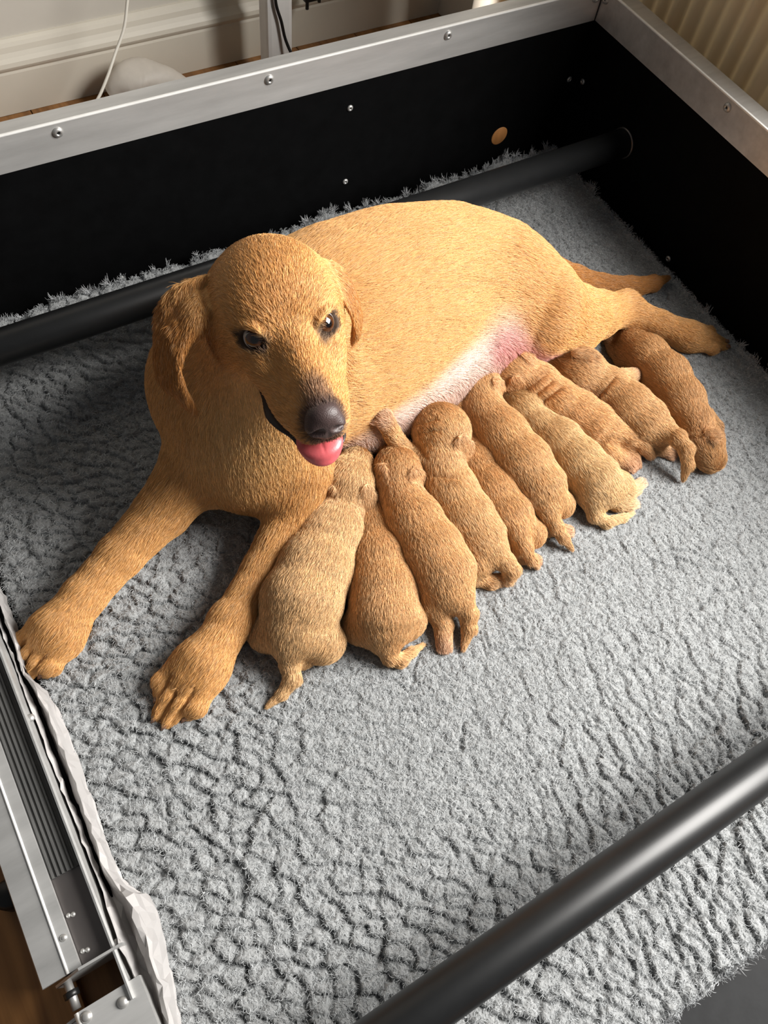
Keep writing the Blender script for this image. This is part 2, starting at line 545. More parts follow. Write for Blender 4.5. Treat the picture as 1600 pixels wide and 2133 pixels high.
# black clip with two prongs at the top edge
cl = empty('clip', tuple(on_plane(652, 0, 1, 1.43)), 'small black clip with prongs at the top edge of the skirting', 'clip')
c0 = on_plane(655, -6, 1, 1.44)
box_obj('body', (c0[0] - 0.022, 1.435, c0[2] - 0.006), (c0[0] + 0.022, 1.468, c0[2] + 0.012), M['cable_black'], cl, 0.003)
c1 = on_plane(640, 8, 1, 1.445)
tube_obj('prong', [(c1[0], 1.445, c1[2] + 0.010), (c1[0], 1.445, c1[2] - 0.010)], 0.0034, M['cable_black'], cl, 10)
c1 = on_plane(665, 0, 1, 1.445)
tube_obj('prong', [(c1[0], 1.445, c1[2] + 0.008), (c1[0], 1.445, c1[2] - 0.004)], 0.0034, M['cable_black'], cl, 10)


# crumpled plastic sleeve lying on the floor by the skirting
def sleeve():
    path = smooth_path([at(238, 190, 0.012), at(262, 165, 0.034), at(300, 158, 0.036), at(345, 168, 0.026), at(395, 190, 0.012), at(470, 190, 0.004), at(560, 160, -0.004), at(700, 120, -0.008)], 10)
    R_ = [0.030, 0.034, 0.033, 0.028, 0.022, 0.020, 0.017, 0.015]
    bm = bmesh.new()
    rings = []
    seg = 26
    rr = np.random.default_rng(3)
    n = len(path)
    for i, p in enumerate(path):
        t = path[min(i + 1, n - 1)] - path[max(i - 1, 0)]
        t = t / np.linalg.norm(t)
        a = np.cross(t, (0, 0, 1)); a /= np.linalg.norm(a)
        b = np.cross(a, t)
        r = np.interp(i / (n - 1), np.linspace(0, 1, len(R_)), R_)
        ring = []
        for k in range(seg):
            th = 2 * math.pi * k / seg
            w = 1 + 0.07 * math.sin(2 * th + i * 0.13) + 0.05 * math.sin(3 * th - i * 0.31) + 0.012 * rr.normal()
            q = p + (a * math.cos(th) + b * math.sin(th) * 0.8) * r * w
            q[2] = max(q[2], -0.0275)
            ring.append(bm.verts.new(q))
        rings.append(ring)
    for r0, r1 in zip(rings, rings[1:]):
        for k in range(seg):
            bm.faces.new((r0[k], r0[(k + 1) % seg], r1[(k + 1) % seg], r1[k]))
    bm.faces.new(rings[-1])
    return bm_obj('plastic_sleeve', bm, M['paper'], None, True)


tag(sleeve(), 'crumpled whitish plastic sleeve lying on the floor along the skirting', 'sleeve')

# ------------------------------------------------------------------ noise on grids
_T = np.random.default_rng(77).uniform(-1, 1, (256, 256, 2))


def gnoise(x, y, seed=0):
    xi = np.floor(x).astype(int); yi = np.floor(y).astype(int)
    fx = x - xi; fy = y - yi
    u = fx ** 3 * (fx * (fx * 6 - 15) + 10); v = fy ** 3 * (fy * (fy * 6 - 15) + 10)
    def g(dx, dy):
        t = _T[(xi + dx + seed * 37) % 256, (yi + dy + seed * 91) % 256]
        return t[..., 0] * (fx - dx) + t[..., 1] * (fy - dy)
    return (g(0, 0) * (1 - u) + g(1, 0) * u) * (1 - v) + (g(0, 1) * (1 - u) + g(1, 1) * u) * v


def fbm(x, y, oct_=3, seed=0):
    s = 0; a = 1.0
    for i in range(oct_):
        s = s + a * gnoise(x * 2 ** i, y * 2 ** i, seed + i); a *= 0.5
    return s


def worley(x, y, seed=0):
    xi = np.floor(x).astype(int); yi = np.floor(y).astype(int)
    f1 = np.full(x.shape, 9.0); f2 = np.full(x.shape, 9.0)
    ox = np.zeros(x.shape); oy = np.zeros(x.shape); idv = np.zeros(x.shape)
    for dx in (-1, 0, 1):
        for dy in (-1, 0, 1):
            t = _T[(xi + dx + seed * 13) % 256, (yi + dy + seed * 29) % 256]
            cx = xi + dx + 0.5 + 0.46 * t[..., 0]; cy = yi + dy + 0.5 + 0.46 * t[..., 1]
            d = np.hypot(x - cx, y - cy)
            n1 = d < f1
            f2 = np.where(n1, f1, np.minimum(f2, d))
            ox = np.where(n1, x - cx, ox); oy = np.where(n1, y - cy, oy)
            idv = np.where(n1, t[..., 0] * 7 + t[..., 1] * 3, idv)
            f1 = np.where(n1, d, f1)
    return f1, f2, ox, oy, idv


def sstep(a, b, x):
    t = np.clip((x - a) / (b - a), 0, 1)
    return t * t * (3 - 2 * t)


# ------------------------------------------------------------------ fleece blanket
BX0, BX1, BY0, BY1 = -0.128, 1.072, -0.256, 0.981


def fleece_height(x, y):
    wx = x + 0.010 * fbm(x * 30, y * 30, 2, 3) + 0.004 * fbm(x * 120, y * 120, 2, 8)
    wy = y + 0.010 * fbm(x * 30 + 50, y * 30, 2, 5) + 0.004 * fbm(x * 120 + 9, y * 120, 2, 9)
    # how tufted the pile is: flattened in the middle, tufts along the left and the near edges
    tuft = 0.25 + 0.75 * np.clip(sstep(0.22, -0.02, x + 0.10 * fbm(x * 5, y * 5, 2, 1)) + sstep(0.12, -0.12, y + 0.06 * fbm(x * 6, y * 6, 2, 2)) + 0.8 * sstep(0.60, 0.80, y - 0.5 * x), 0, 1)
    # tufts stretched along a slowly turning direction
    def field(th, fa, fb, seed):
        c, s = math.cos(th), math.sin(th)
        return worley((wx * c + wy * s) * fa, (-wx * s + wy * c) * fb, seed)
    sel = sstep(0.20, 0.42, x + 0.08 * fbm(x * 7, y * 7, 2, 18))
    A_ = field(-0.53, 40, 62, 2); B_ = field(-1.47, 30, 66, 4)
    e = (A_[1] - A_[0]) * (1 - sel) + (B_[1] - B_[0]) * sel
    ox = A_[2] * (1 - sel) + B_[2] * sel; oy = A_[3] * (1 - sel) + B_[3] * sel
    idv = A_[4]
    big = np.clip(e / 0.42, 0, 1) ** 0.7
    ph = -2.2 + 1.6 * fbm(x * 4, y * 4, 2, 33) + 0.5 * np.sin(idv)
    tilt = ox * np.cos(ph) + oy * np.sin(ph)
    f1b, f2b, _, _, _ = worley(wx * 150 + 3, wy * 130, 6)
    small = np.clip((f2b - f1b) / 0.4, 0, 1) ** 0.7
    curl = np.abs(fbm(wx * 210, wy * 210, 2, 15))
    low = fbm(x * 8, y * 8, 2, 21)
    h = 0.0105 + 0.0022 * low
    h = h + tuft * 0.0056 * (0.85 * big + tilt * 1.25 - 0.55) + 0.0016 * (small - 0.5) + (0.0030 - 0.0012 * tuft) * (0.28 - curl)
    # a few long creases across the flattened part
    f1c, f2c, _, _, _ = field(-1.2, 11, 30, 9)
    cre = sstep(0.07, 0.0, (f2c - f1c)) * sstep(0.05, 0.25, fbm(x * 9, y * 9, 2, 30) + 0.12)
    return h - 0.0045 * cre * (1 - 0.5 * tuft), tuft


def edge_rise(x, y):
    nb = 0.6 + 0.9 * fbm(x * 22, y * 22, 2, 44)
    return 0.026 * np.clip(nb, 0.15, 1.4) * sstep(BY1 - 0.030, BY1 + 0.004, y) * sstep(BX0 - 0.01, BX0 + 0.05, x) + 0.006 * np.clip(nb, 0, 1) * sstep(BX1 - 0.02, BX1 + 0.004, x)


def build_blanket():
    st = 0.00165
    nx = int((BX1 - BX0 + 0.03) / st); ny = int((BY1 - BY0 + 0.03) / st)
    gx, gy = np.meshgrid(BX0 - 0.015 + np.arange(nx) * st, BY0 - 0.015 + np.arange(ny) * st, indexing='ij')
    jx = gx + st * 0.3 * RNG.uniform(-1, 1, gx.shape); jy = gy + st * 0.3 * RNG.uniform(-1, 1, gx.shape)
    h, tuft = fleece_height(jx, jy)
    rag = 0.006 * fbm(gx * 60, gy * 60, 3, 40) + 0.004 * gnoise(gx * 14, gy * 14, 41)
    edge = np.minimum(np.minimum(gx - BX0, BX1 - gx), np.minimum(gy - BY0, BY1 - gy)) + rag
    h = np.where(edge < 0.008, h * np.sqrt(np.clip(edge / 0.008, 0, 1)) * 1.0, h)
    h = np.maximum(h, -0.003)
    # the back and right edges ride a little way up the panels
    h = h + edge_rise(gx, gy)
    keep = edge > -0.001
    V = np.stack([jx, jy, h], -1).reshape(-1, 3)
    idx = np.arange(nx * ny).reshape(nx, ny)
    k4 = keep[:-1, :-1] & keep[1:, :-1] & keep[1:, 1:] & keep[:-1, 1:]
    F = np.stack([idx[:-1, :-1], idx[1:, :-1], idx[1:, 1:], idx[:-1, 1:]], -1)[k4]
    used = np.zeros(len(V), bool); used[F.ravel()] = True
    remap = np.cumsum(used) - 1
    V = V[used]; F = remap[F]
    # colour: grey pile with paler and darker fibres
    xs, ys = V[:, 0], V[:, 1]
    n = fbm(xs * 300, ys * 300, 2, 50) * 0.30 + fbm(xs * 40, ys * 40, 3, 52) * 0.12
    base = np.array([0.285, 0.294, 0.296])
    C = base[None] * np.clip(1.0 + n, 0.55, 1.6)[:, None]
    return V, F, C


def np_mesh(name, V, F, C, m, parent=None, smooth=True):
    me = bpy.data.meshes.new(name)
    n = F.shape[1]
    me.vertices.add(len(V)); me.loops.add(F.size); me.polygons.add(len(F))
    me.vertices.foreach_set('co', V.astype(np.float32).ravel())
    me.loops.foreach_set('vertex_index', F.astype(np.int32).ravel())
    me.polygons.foreach_set('loop_start', np.arange(0, F.size, n, dtype=np.int32))
    me.polygons.foreach_set('use_smooth', np.full(len(F), smooth))
    me.update(calc_edges=True)
    if C is not None:
        a = me.attributes.new('fur', 'FLOAT_COLOR', 'POINT')
        a.data.foreach_set('color', np.concatenate([C, np.ones((len(C), 1))], 1).astype(np.float32).ravel())
    return link(name, me, m, parent)


def hair_obj(name, P, rad, C, m, parent):
    """P: (n, k, 3) points of n strands, rad: (k,) radius profile or (n, k)"""
    n, k, _ = P.shape
    hc_ = bpy.data.hair_curves.new(name)
    hc_.add_curves([k] * n)
    hc_.attributes['position'].data.foreach_set('vector', P.astype(np.float32).ravel())
    ra = hc_.attributes.get('radius') or hc_.attributes.new('radius', 'FLOAT', 'POINT')
    R_ = np.broadcast_to(rad, (n, k)).astype(np.float32)
    ra.data.foreach_set('value', np.ascontiguousarray(R_).ravel())
    ca = hc_.attributes.new('fur', 'FLOAT_COLOR', 'CURVE')
    ca.data.foreach_set('color', np.concatenate([C, np.ones((n, 1))], 1).astype(np.float32).ravel())
    hc_.materials.append(m)
    o = bpy.data.objects.new(name, hc_)
    COL.objects.link(o)
    o.parent = parent
    if parent.parent is None:
        o.location = Vector((0, 0, 0)) - parent.location
    o['kind'] = 'stuff'
    return o


M['fleece'] = attr_mat('fleece', 0.9, 0.05, 0.9, 0.25, var=0.12)
bV, bF, bC = build_blanket()
blanket = np_mesh('fleece_blanket', bV, bF, bC, M['fleece'])
tag(blanket, 'grey tufted fleece blanket covering the floor of the box', 'blanket')


def build_pile(n):
    x = RNG.uniform(BX0 + 0.002, BX1 - 0.002, n); y = RNG.uniform(BY0 + 0.002, BY1 - 0.002, n)
    h, tuft = fleece_height(x, y)
    h = h + edge_rise(x, y)
    k = 5
    P = np.zeros((n, k, 3))
    th = RNG.uniform(0, 2 * np.pi, n)
    cur = RNG.uniform(-1.6, 1.6, n)
    ln = RNG.uniform(0.0030, 0.0085, n)
    P[:, 0] = np.stack([x, y, h - 0.0008], 1)
    for i in range(1, k):
        a = th + cur * i * 0.55
        up = np.where(i <= 2, 0.30, -0.12) * ln / (k - 1) * 1.3
        P[:, i] = P[:, i - 1] + np.stack([np.cos(a) * ln / (k - 1), np.sin(a) * ln / (k - 1), up], 1)
    v = RNG.uniform(0.55, 2.2, n)
    C = np.array([0.300, 0.311, 0.316])[None] * v[:, None]
    return P, C


pP, pC = build_pile(460000)
hair_obj('pile', pP, np.array([0.00022, 0.0002, 0.0002, 0.00018, 0.0001]), pC, M['pile'], blanket)


def build_fringe():
    """curly loose ends along the blanket's back and side edges"""
    segs = [((BX0, BY1), (BX1, BY1), 3600, (0, 1)), ((BX1, BY0), (BX1, BY1), 2200, (1, 0)), ((BX0, BY0), (BX1, BY0), 1800, (0, -1))]
    Ps = []; Cs = []
    k = 7
    for a, b, n, d in segs:
        t = RNG.uniform(0, 1, n)
        clump = np.floor(t * n / 22 + 0.3 * np.sin(t * 900))
        jit = (np.sin(clump * 12.9898) * 43758.5453) % 1.0
        x = a[0] + (b[0] - a[0]) * t; y = a[1] + (b[1] - a[1]) * t
        x = x - d[0] * 0.004; y = y - d[1] * 0.004
        ln = (0.006 + 0.018 * jit ** 2.5) * RNG.uniform(0.6, 1.2, n)
        th = np.arctan2(d[1], d[0]) + (jit - 0.5) * 1.6 + RNG.normal(0, 0.25, n)
        el = 0.35 + 0.9 * jit * RNG.uniform(0.6, 1.1, n)
        cu_ = RNG.normal(0, 0.25, n) + (jit * 7 % 1 - 0.5) * 1.1
        P = np.zeros((n, k, 3)); P[:, 0] = np.stack([x, y, 0.004 + edge_rise(x, y)], 1)
        for i in range(1, k):
            aa = th + cu_ * i
            ee = el + 0.45 * np.sin(i * 1.1 + jit * 20)
            stp = np.stack([np.cos(aa) * np.cos(ee), np.sin(aa) * np.cos(ee), np.sin(ee)], 1) * (ln / (k - 1))[:, None]
            P[:, i] = P[:, i - 1] + stp
        lim = 0.0006
        P[:, :, 1] = np.minimum(P[:, :, 1], YB - lim); P[:, :, 0] = np.minimum(P[:, :, 0], XR - lim)
        Ps.append(P)
        Cs.append(np.array([0.42, 0.43, 0.44])[None] * RNG.uniform(0.7, 1.4, n)[:, None])
    return np.concatenate(Ps), np.concatenate(Cs)


fP, fC = build_fringe()
hair_obj('fringe', fP, np.array([0.00042, 0.00042, 0.0004, 0.0004, 0.00036, 0.0003, 0.00015]), fC, M['pile'], blanket)

# white sheet tucked between the threshold and the blanket
def build_sheet():
    """thin film in lengthwise pleats, crumpled into flat facets, bunched up near the hinge"""
    yk = np.array([-0.30, -0.02, 0.04, 0.075, 0.11, 0.135, 0.150, 0.17, 0.24, 0.30, 0.36, 0.40, 0.425, 0.47, 0.60])
    wk = np.array([0.010, 0.014, 0.027, 0.034, 0.040, 0.038, 0.026, 0.018, 0.020, 0.023, 0.023, 0.019, 0.008, 0.014, 0.014])   # how far it flops over the blanket
    zk = np.array([0.050, 0.054, 0.062, 0.072, 0.076, 0.074, 0.062, 0.056, 0.056, 0.055, 0.055, 0.052, 0.046, 0.050, 0.050])
    # pleat profile across: share of the width, share of the height
    pu = np.array([0.00, 0.06, 0.12, 0.24, 0.36, 0.48, 0.60, 0.70, 0.78, 0.88, 0.95, 1.00])
    pz = np.array([0.72, 0.95, 0.90, 0.66, 0.60, 0.74, 0.95, 1.00, 0.90, 0.55, 0.28, 0.14])
    n = 92; k = len(pu)
    ys = np.linspace(-0.30, 0.60, n)
    w = np.interp(ys, yk, wk); zt = np.interp(ys, yk, zk)
    rr = np.random.default_rng(21)
    V = np.zeros((n, k, 3))
    for j in range(k):
        wob = 0.10 * gnoise(ys * 16, np.full(n, 3.3 * j), 60) + 0.10 * gnoise(ys * 34, np.full(n, 5.1 * j), 61)
        u = np.clip(pu[j] + wob * (0.2 < pu[j] < 0.97), 0, 1.05)
        amp = np.where(w > 0.026, 1.8, 1.0)
        jz = amp * (0.0055 * gnoise(ys * 24, np.full(n, 2.7 * j), 62) + 0.0010 * rr.normal(0, 1, n)) * (0.05 < pu[j] < 0.97)
        V[:, j, 0] = np.maximum(-0.1418 + w * u + 0.0008 * rr.normal(0, 1, n), -0.1422)
        V[:, j, 1] = ys + 0.0018 * rr.normal(0, 1, n)
        V[:, j, 2] = np.maximum(zt * pz[j] + jz, 0.0145)
        if pu[j] < 0.2:
            V[:, j, 2] = np.maximum(V[:, j, 2], 0.0425)
    idx = np.arange(n * k).reshape(n, k)
    T = []
    for i in range(n - 1):
        for j in range(k - 1):
            a, b, c, d = idx[i, j], idx[i, j + 1], idx[i + 1, j + 1], idx[i + 1, j]
            T += [(a, b, c), (a, c, d)] if (i * 7 + j * 3) % 5 < 3 else [(a, b, d), (b, c, d)]
    return V.reshape(-1, 3), np.array(T)


sV, sF = build_sheet()
sheet = np_mesh('plastic_sheet', sV, sF, None, M['sheet'], None, False)
sol = sheet.modifiers.new('thickness', 'SOLIDIFY'); sol.thickness = 0.0005
tag(sheet, 'creased white plastic sheet tucked along the low entrance beside the blanket', 'plastic sheet')

# ------------------------------------------------------------------ sculpting: smooth unions of rounded cones and ellipsoids on a grid
class Sculpt:
    def __init__(self):
        self.prims = []
        self.paints = []

    def cone(self, a, b, ra, rb, k=0.02, col=0, flow=None, flat=None, cut=False, tag_=None):
        a = np.array(a, float); b = np.array(b, float)
        fl = (b - a) if flow is None else np.array(flow, float)
        self.prims.append(dict(t='c', a=a, b=b, ra=ra, rb=rb, k=k, col=col, flow=fl, flat=flat, cut=cut))

    def chain(self, pts, k=0.02, col=0, flat=None, rev=False, kk=0.008):
        for i, (p, q) in enumerate(zip(pts, pts[1:])):
            fl = np.array(p[0]) - np.array(q[0]) if rev else None
            self.cone(p[0], q[0], p[1], q[1], k if i == 0 else kk, col, fl, flat)

    def ell(self, c, r, axes=None, k=0.02, col=0, flow=(0, 0, 0), cut=False):
        self.prims.append(dict(t='e', c=np.array(c, float), r=np.array(r, float), ax=np.eye(3) if axes is None else np.array(axes, float), k=k, col=col, flow=np.array(flow, float), cut=cut))

    @staticmethod
    def dist(p, X):
        """X: (..., 3) float32"""
        if p['t'] == 'c':
            a = p['a'].astype(np.float32); ab = (p['b'] - p['a']).astype(np.float32)
            d = X - a
            t = np.clip((d @ ab) / max(float(ab @ ab), 1e-12), 0, 1)
            o = d - t[..., None] * ab
            r = p['ra'] + (p['rb'] - p['ra']) * t
            if p['flat'] is not None:
                n, s = p['flat']
                n = np.array(n, np.float32); n = n / np.linalg.norm(n)
                comp = o @ n
                o = o + (comp * (1.0 / s - 1))[..., None] * n
                return ((np.sqrt((o * o).sum(-1)) - r) * (s ** 0.5)).astype(np.float32)
            return (np.sqrt((o * o).sum(-1)) - r).astype(np.float32)
        d = (X - p['c'].astype(np.float32)) @ p['ax'].T.astype(np.float32)
        r = p['r'].astype(np.float32)
        q = d / r
        k0 = np.sqrt((q * q).sum(-1)); q = q / r
        k1 = np.sqrt((q * q).sum(-1)) + 1e-6
        return (k0 * (k0 - 1) / k1).astype(np.float32)

    def bounds(self, p):
        if p['t'] == 'c':
            R_ = max(p['ra'], p['rb'])
            return np.minimum(p['a'], p['b']) - R_, np.maximum(p['a'], p['b']) + R_
        ext_ = np.sqrt(((p['ax'] * p['r'][:, None]) ** 2).sum(0))
        return p['c'] - ext_, p['c'] + ext_

    def build(self, h, floor_z=0.006, smooth=1, warp=None):
        add = [p for p in self.prims if not p['cut']]
        lo = np.min([self.bounds(p)[0] for p in add], 0) - 3 * h - 0.006
        hi = np.max([self.bounds(p)[1] for p in add], 0) + 3 * h + 0.006
        lo[2] = max(lo[2], floor_z - 3 * h)
        n = np.ceil((hi - lo) / h).astype(int) + 1
        D = np.full(n, 0.1, np.float32)
        ax = [np.float32(lo[i]) + np.arange(n[i], dtype=np.float32) * np.float32(h) for i in range(3)]
        for p in self.prims:
            b0, b1 = self.bounds(p)
            m = max(p['k'], 0.004) + 3 * h
            i0 = np.clip(((b0 - m - lo) / h).astype(int), 0, n - 1); i1 = np.clip(((b1 + m - lo) / h).astype(int) + 2, 1, n)
            if np.any(i1 <= i0):
                continue
            X = np.stack(np.meshgrid(*[ax[i][i0[i]:i1[i]] for i in range(3)], indexing='ij'), -1)
            d = self.dist(p, X)
            S = D[i0[0]:i1[0], i0[1]:i1[1], i0[2]:i1[2]]
            k = p['k']
            if p['cut']:
                hh = np.maximum(k - np.abs(S + d), 0) / k
                S[...] = np.maximum(S, -d) + hh * hh * k * 0.25
            else:
                hh = np.maximum(k - np.abs(S - d), 0) / k
                S[...] = np.minimum(S, d) - hh * hh * k * 0.25
        zf = (floor_z - ax[2])[None, None, :]
        kk = 0.008
        hh = np.maximum(kk - np.abs(D - zf), 0) / kk
        D = np.maximum(D, zf) + hh * hh * kk * 0.25
        V, F = surface_nets(D, lo, h)
        V = relax(V, F, smooth)
        return V, F

    def value(self, X):
        X = np.atleast_2d(np.array(X, np.float32))
        D = np.full(len(X), 0.1, np.float32)
        for p in self.prims:
            d = self.dist(p, X); k = p['k']
            if p['cut']:
                hh = np.maximum(k - np.abs(D + d), 0) / k; D = np.maximum(D, -d) + hh * hh * k * 0.25
            else:
                hh = np.maximum(k - np.abs(D - d), 0) / k; D = np.minimum(D, d) - hh * hh * k * 0.25
        return D

    def hit(self, px, py, lift=0.0):
        """where the line of sight through px, py first meets the shape"""
        d = RC @ np.array([px - 800.0, 1066.5 - py, -FPX]); d = d / np.linalg.norm(d)
        t = np.linspace(0.6, 1.5, 1500)
        v = self.value(CAM[None] + t[:, None] * d[None])
        i = np.argmax(v < 0) if (v < 0).any() else int(np.argmin(v))
        return CAM + d * (t[i] - lift)

    def surface(self, p, d, reach=0.06):
        """first point outside the shape when walking from p along d"""
        d = np.array(d, float); d = d / np.linalg.norm(d)
        t = np.linspace(0, reach, 600)
        v = self.value(np.array(p)[None] + t[:, None] * d[None])
        i = np.argmax(v > 0)
        return np.array(p) + t[i] * d

    def shade(self, V, palette):
        """per-vertex colour, hair flow and normals' helper weights"""
        X = V.astype(np.float32)
        W = np.zeros(len(V)); C = np.zeros((len(V), 3)); FL = np.zeros((len(V), 3))
        for p in self.prims:
            if p['cut']:
                continue
            d = self.dist(p, X)
            w = np.exp(-np.clip(d, -0.004, 1) / 0.007)
            W += w; C += w[:, None] * np.array(palette[p['col']])[None]
            f = p['flow'] / (np.linalg.norm(p['flow']) + 1e-9)
            FL += w[:, None] * f[None]
        C /= W[:, None] + 1e-9
        FL /= W[:, None] + 1e-9
        for q in self.paints:
            d = self.dist(q, X)
            w = (1 - sstep(0.0, q['soft'], d)) * q['amt']
            C = C * (1 - w[:, None]) + np.array(q['rgb'])[None] * w[:, None]
        return C, FL

    def paint(self, a, b, ra, rb, rgb, soft=0.01, amt=1.0):
        self.paints.append(dict(t='c', a=np.array(a, float), b=np.array(b, float), ra=ra, rb=rb, flat=None, rgb=rgb, soft=soft, amt=amt))


def surface_nets(D, lo, h):
    neg = D < 0
    nx, ny, nz = D.shape
    s = neg.astype(np.uint8)
    cnt = s[:-1, :-1, :-1] + s[1:, :-1, :-1] + s[:-1, 1:, :-1] + s[1:, 1:, :-1] + s[:-1, :-1, 1:] + s[1:, :-1, 1:] + s[:-1, 1:, 1:] + s[1:, 1:, 1:]
    act = (cnt > 0) & (cnt < 8)
    ci = np.argwhere(act)
    cid = np.full(act.shape, -1, np.int32)
    cid[act] = np.arange(len(ci))
    offs = [(i, j, k) for i in (0, 1) for j in (0, 1) for k in (0, 1)]
    val = np.stack([D[ci[:, 0] + o[0], ci[:, 1] + o[1], ci[:, 2] + o[2]] for o in offs], 1)
    acc = np.zeros((len(ci), 3)); num = np.zeros(len(ci))
    for i in range(8):
        for j in range(i + 1, 8):
            a, b = np.array(offs[i]), np.array(offs[j])
            if np.abs(a - b).sum() != 1:
                continue
            va, vb = val[:, i], val[:, j]
            m = (va < 0) != (vb < 0)
            t = np.where(m, va / np.where(m, va - vb, 1), 0)
            acc += m[:, None] * (a[None] + t[:, None] * (b - a)[None]); num += m
    V = lo[None] + (ci + acc / num[:, None]) * h
    faces = []
    for ax_ in range(3):
        sl0 = [slice(None)] * 3; sl1 = [slice(None)] * 3
        sl0[ax_] = slice(0, -1); sl1[ax_] = slice(1, None)
        chg = neg[tuple(sl0)] != neg[tuple(sl1)]
        e = np.argwhere(chg)
        u, v = (ax_ + 1) % 3, (ax_ + 2) % 3
        ok = (e[:, u] > 0) & (e[:, v] > 0) & (e[:, u] < D.shape[u] - 1) & (e[:, v] < D.shape[v] - 1)
        e = e[ok]
        def cell(du, dv):
            q = e.copy(); q[:, u] -= du; q[:, v] -= dv
            return cid[q[:, 0], q[:, 1], q[:, 2]]
        q = np.stack([cell(1, 1), cell(0, 1), cell(0, 0), cell(1, 0)], 1)
        ins = neg[e[:, 0], e[:, 1], e[:, 2]]
        q[~ins] = q[~ins][:, ::-1]
        faces.append(q)
    F = np.concatenate(faces)
    F = F[(F >= 0).all(1)]
    return V, F


def relax(V, F, it):
    E_ = np.concatenate([F[:, [0, 1]], F[:, [1, 2]], F[:, [2, 3]], F[:, [3, 0]]])
    n = len(V)
    deg = np.bincount(E_[:, 0], minlength=n) + np.bincount(E_[:, 1], minlength=n)
    for i in range(it * 2):
        lam = 0.55 if i % 2 == 0 else -0.40
        S = np.stack([np.bincount(E_[:, 0], V[E_[:, 1], c], n) + np.bincount(E_[:, 1], V[E_[:, 0], c], n) for c in range(3)], 1)
        V = V + lam * (S / np.maximum(deg, 1)[:, None] - V)
    return V


def tri_normals(V, F):
    T = np.concatenate([F[:, [0, 1, 2]], F[:, [0, 2, 3]]])
    N = np.cross(V[T[:, 1]] - V[T[:, 0]], V[T[:, 2]] - V[T[:, 0]])
    A = np.linalg.norm(N, axis=1)
    n = len(V)
    VN = np.stack([sum(np.bincount(T[:, j], N[:, c], n) for j in range(3)) for c in range(3)], 1)
    VN /= np.linalg.norm(VN, axis=1)[:, None] + 1e-12
    return T, A, VN


def make_fur(name, V, F, C, FL, parent, n, length=0.010, radius=0.00022, lift=0.28, spread=0.22, bare=None, len_fn=None, cvar=0.28, lift_fn=None):
    T, A, VN = tri_normals(V, F)
    # nothing grows where the body presses on the blanket
    A = A * (VN[T[:, 0], 2] > -0.75)
    if bare is not None:
        A = A * (1 - bare(V[T].mean(1)))
    cs = np.cumsum(A)
    ti = np.searchsorted(cs, RNG.uniform(0, cs[-1], n))
    ti = np.minimum(ti, len(T) - 1)
    r1 = np.sqrt(RNG.uniform(0, 1, n)); r2 = RNG.uniform(0, 1, n)
    w = np.stack([1 - r1, r1 * (1 - r2), r1 * r2], 1)
    tv = T[ti]
    def itp(Q):
        return (Q[tv] * w[:, :, None]).sum(1)
    P0 = itp(V); N_ = itp(VN); f = itp(FL); c = itp(C)
    N_ /= np.linalg.norm(N_, axis=1)[:, None] + 1e-9
    # smooth wander of the coat direction
    wv = np.stack([gnoise(P0[:, 0] * 28 + 5, P0[:, 1] * 28 + P0[:, 2] * 31, 70), gnoise(P0[:, 1] * 28, P0[:, 2] * 28 + P0[:, 0] * 17, 71), gnoise(P0[:, 2] * 28, P0[:, 0] * 28 + P0[:, 1] * 13, 72)], 1)
    f = f + 0.35 * wv + RNG.normal(0, spread, (n, 3)) + np.array([0, 0, -0.12])
    f = f - (f * N_).sum(1)[:, None] * N_
    f /= np.linalg.norm(f, axis=1)[:, None] + 1e-9
    ln = length * RNG.uniform(0.6, 1.25, n)
    if len_fn is not None:
        ln = ln * len_fn(P0)
    l2 = lift * RNG.uniform(0.5, 1.5, n)
    if lift_fn is not None:
        l2 = l2 * lift_fn(P0)
    k = 4
    P = np.zeros((n, k, 3))
    for i in range(k):
        s = i / (k - 1)
        P[:, i] = P0 - 0.0001 * N_ + f * (ln * s)[:, None] + N_ * (ln * l2 * (1 - (1 - s) ** 1.8) * (1 - 0.35 * s * s))[:, None]
    clump = gnoise(P0[:, 0] * 160, P0[:, 1] * 160 + P0[:, 2] * 120, 75)
    v = np.clip(1.0 + cvar * RNG.normal(0, 0.55, n) + 0.20 * clump, 0.5, 1.7)
    col = c * v[:, None]
    # pale tips: some hairs are lighter and less saturated
    pale = (RNG.uniform(0, 1, n) < 0.18)[:, None]
    col = np.where(pale, col * 0.75 + 0.25 * np.array([0.80, 0.62, 0.42])[None] * np.minimum(1, c.mean(1) / 0.25)[:, None], col)
    return hair_obj(name, P, radius * np.array([1.0, 0.95, 0.7, 0.2]), col, M['fur'], parent)


# ------------------------------------------------------------------ the mother
GOLD = (0.64, 0.345, 0.122)
DEEP = (0.44, 0.190, 0.050)
PALE = (0.74, 0.47, 0.20)
CREAM = (0.80, 0.60, 0.40)
PINK = (0.62, 0.29, 0.28)
PALEPINK = (0.70, 0.53, 0.46)
DARK = (0.030, 0.022, 0.020)
PAL = [GOLD, DEEP, PALE, CREAM, PINK, PALEPINK, DARK]

HE = np.array([0.249, 0.492, 0.385])                 # midpoint between the eyes
hF = np.array([-0.227, -0.971, 0.069]); hF /= np.linalg.norm(hF)
hL = np.array([0.968, -0.222, 0.061]); hL -= hF * (hL @ hF); hL /= np.linalg.norm(hL)
hU = np.cross(hF, hL) * -1
if hU[2] < 0: hU = -hU
HA = np.stack([hL, hF, hU])


def H(x, y, z):
    # her muzzle is long and turned slightly to her left
    if y > 0:
        x, y = x + 0.050 * y, y * 1.075
    else:
        x = x + 0.13 * y
    return HE + x * hL + y * hF + z * hU


mother = empty('mother_dog', (0.45, 0.62, 0.0), 'golden adult dog lying down and nursing a row of puppies', 'dog')


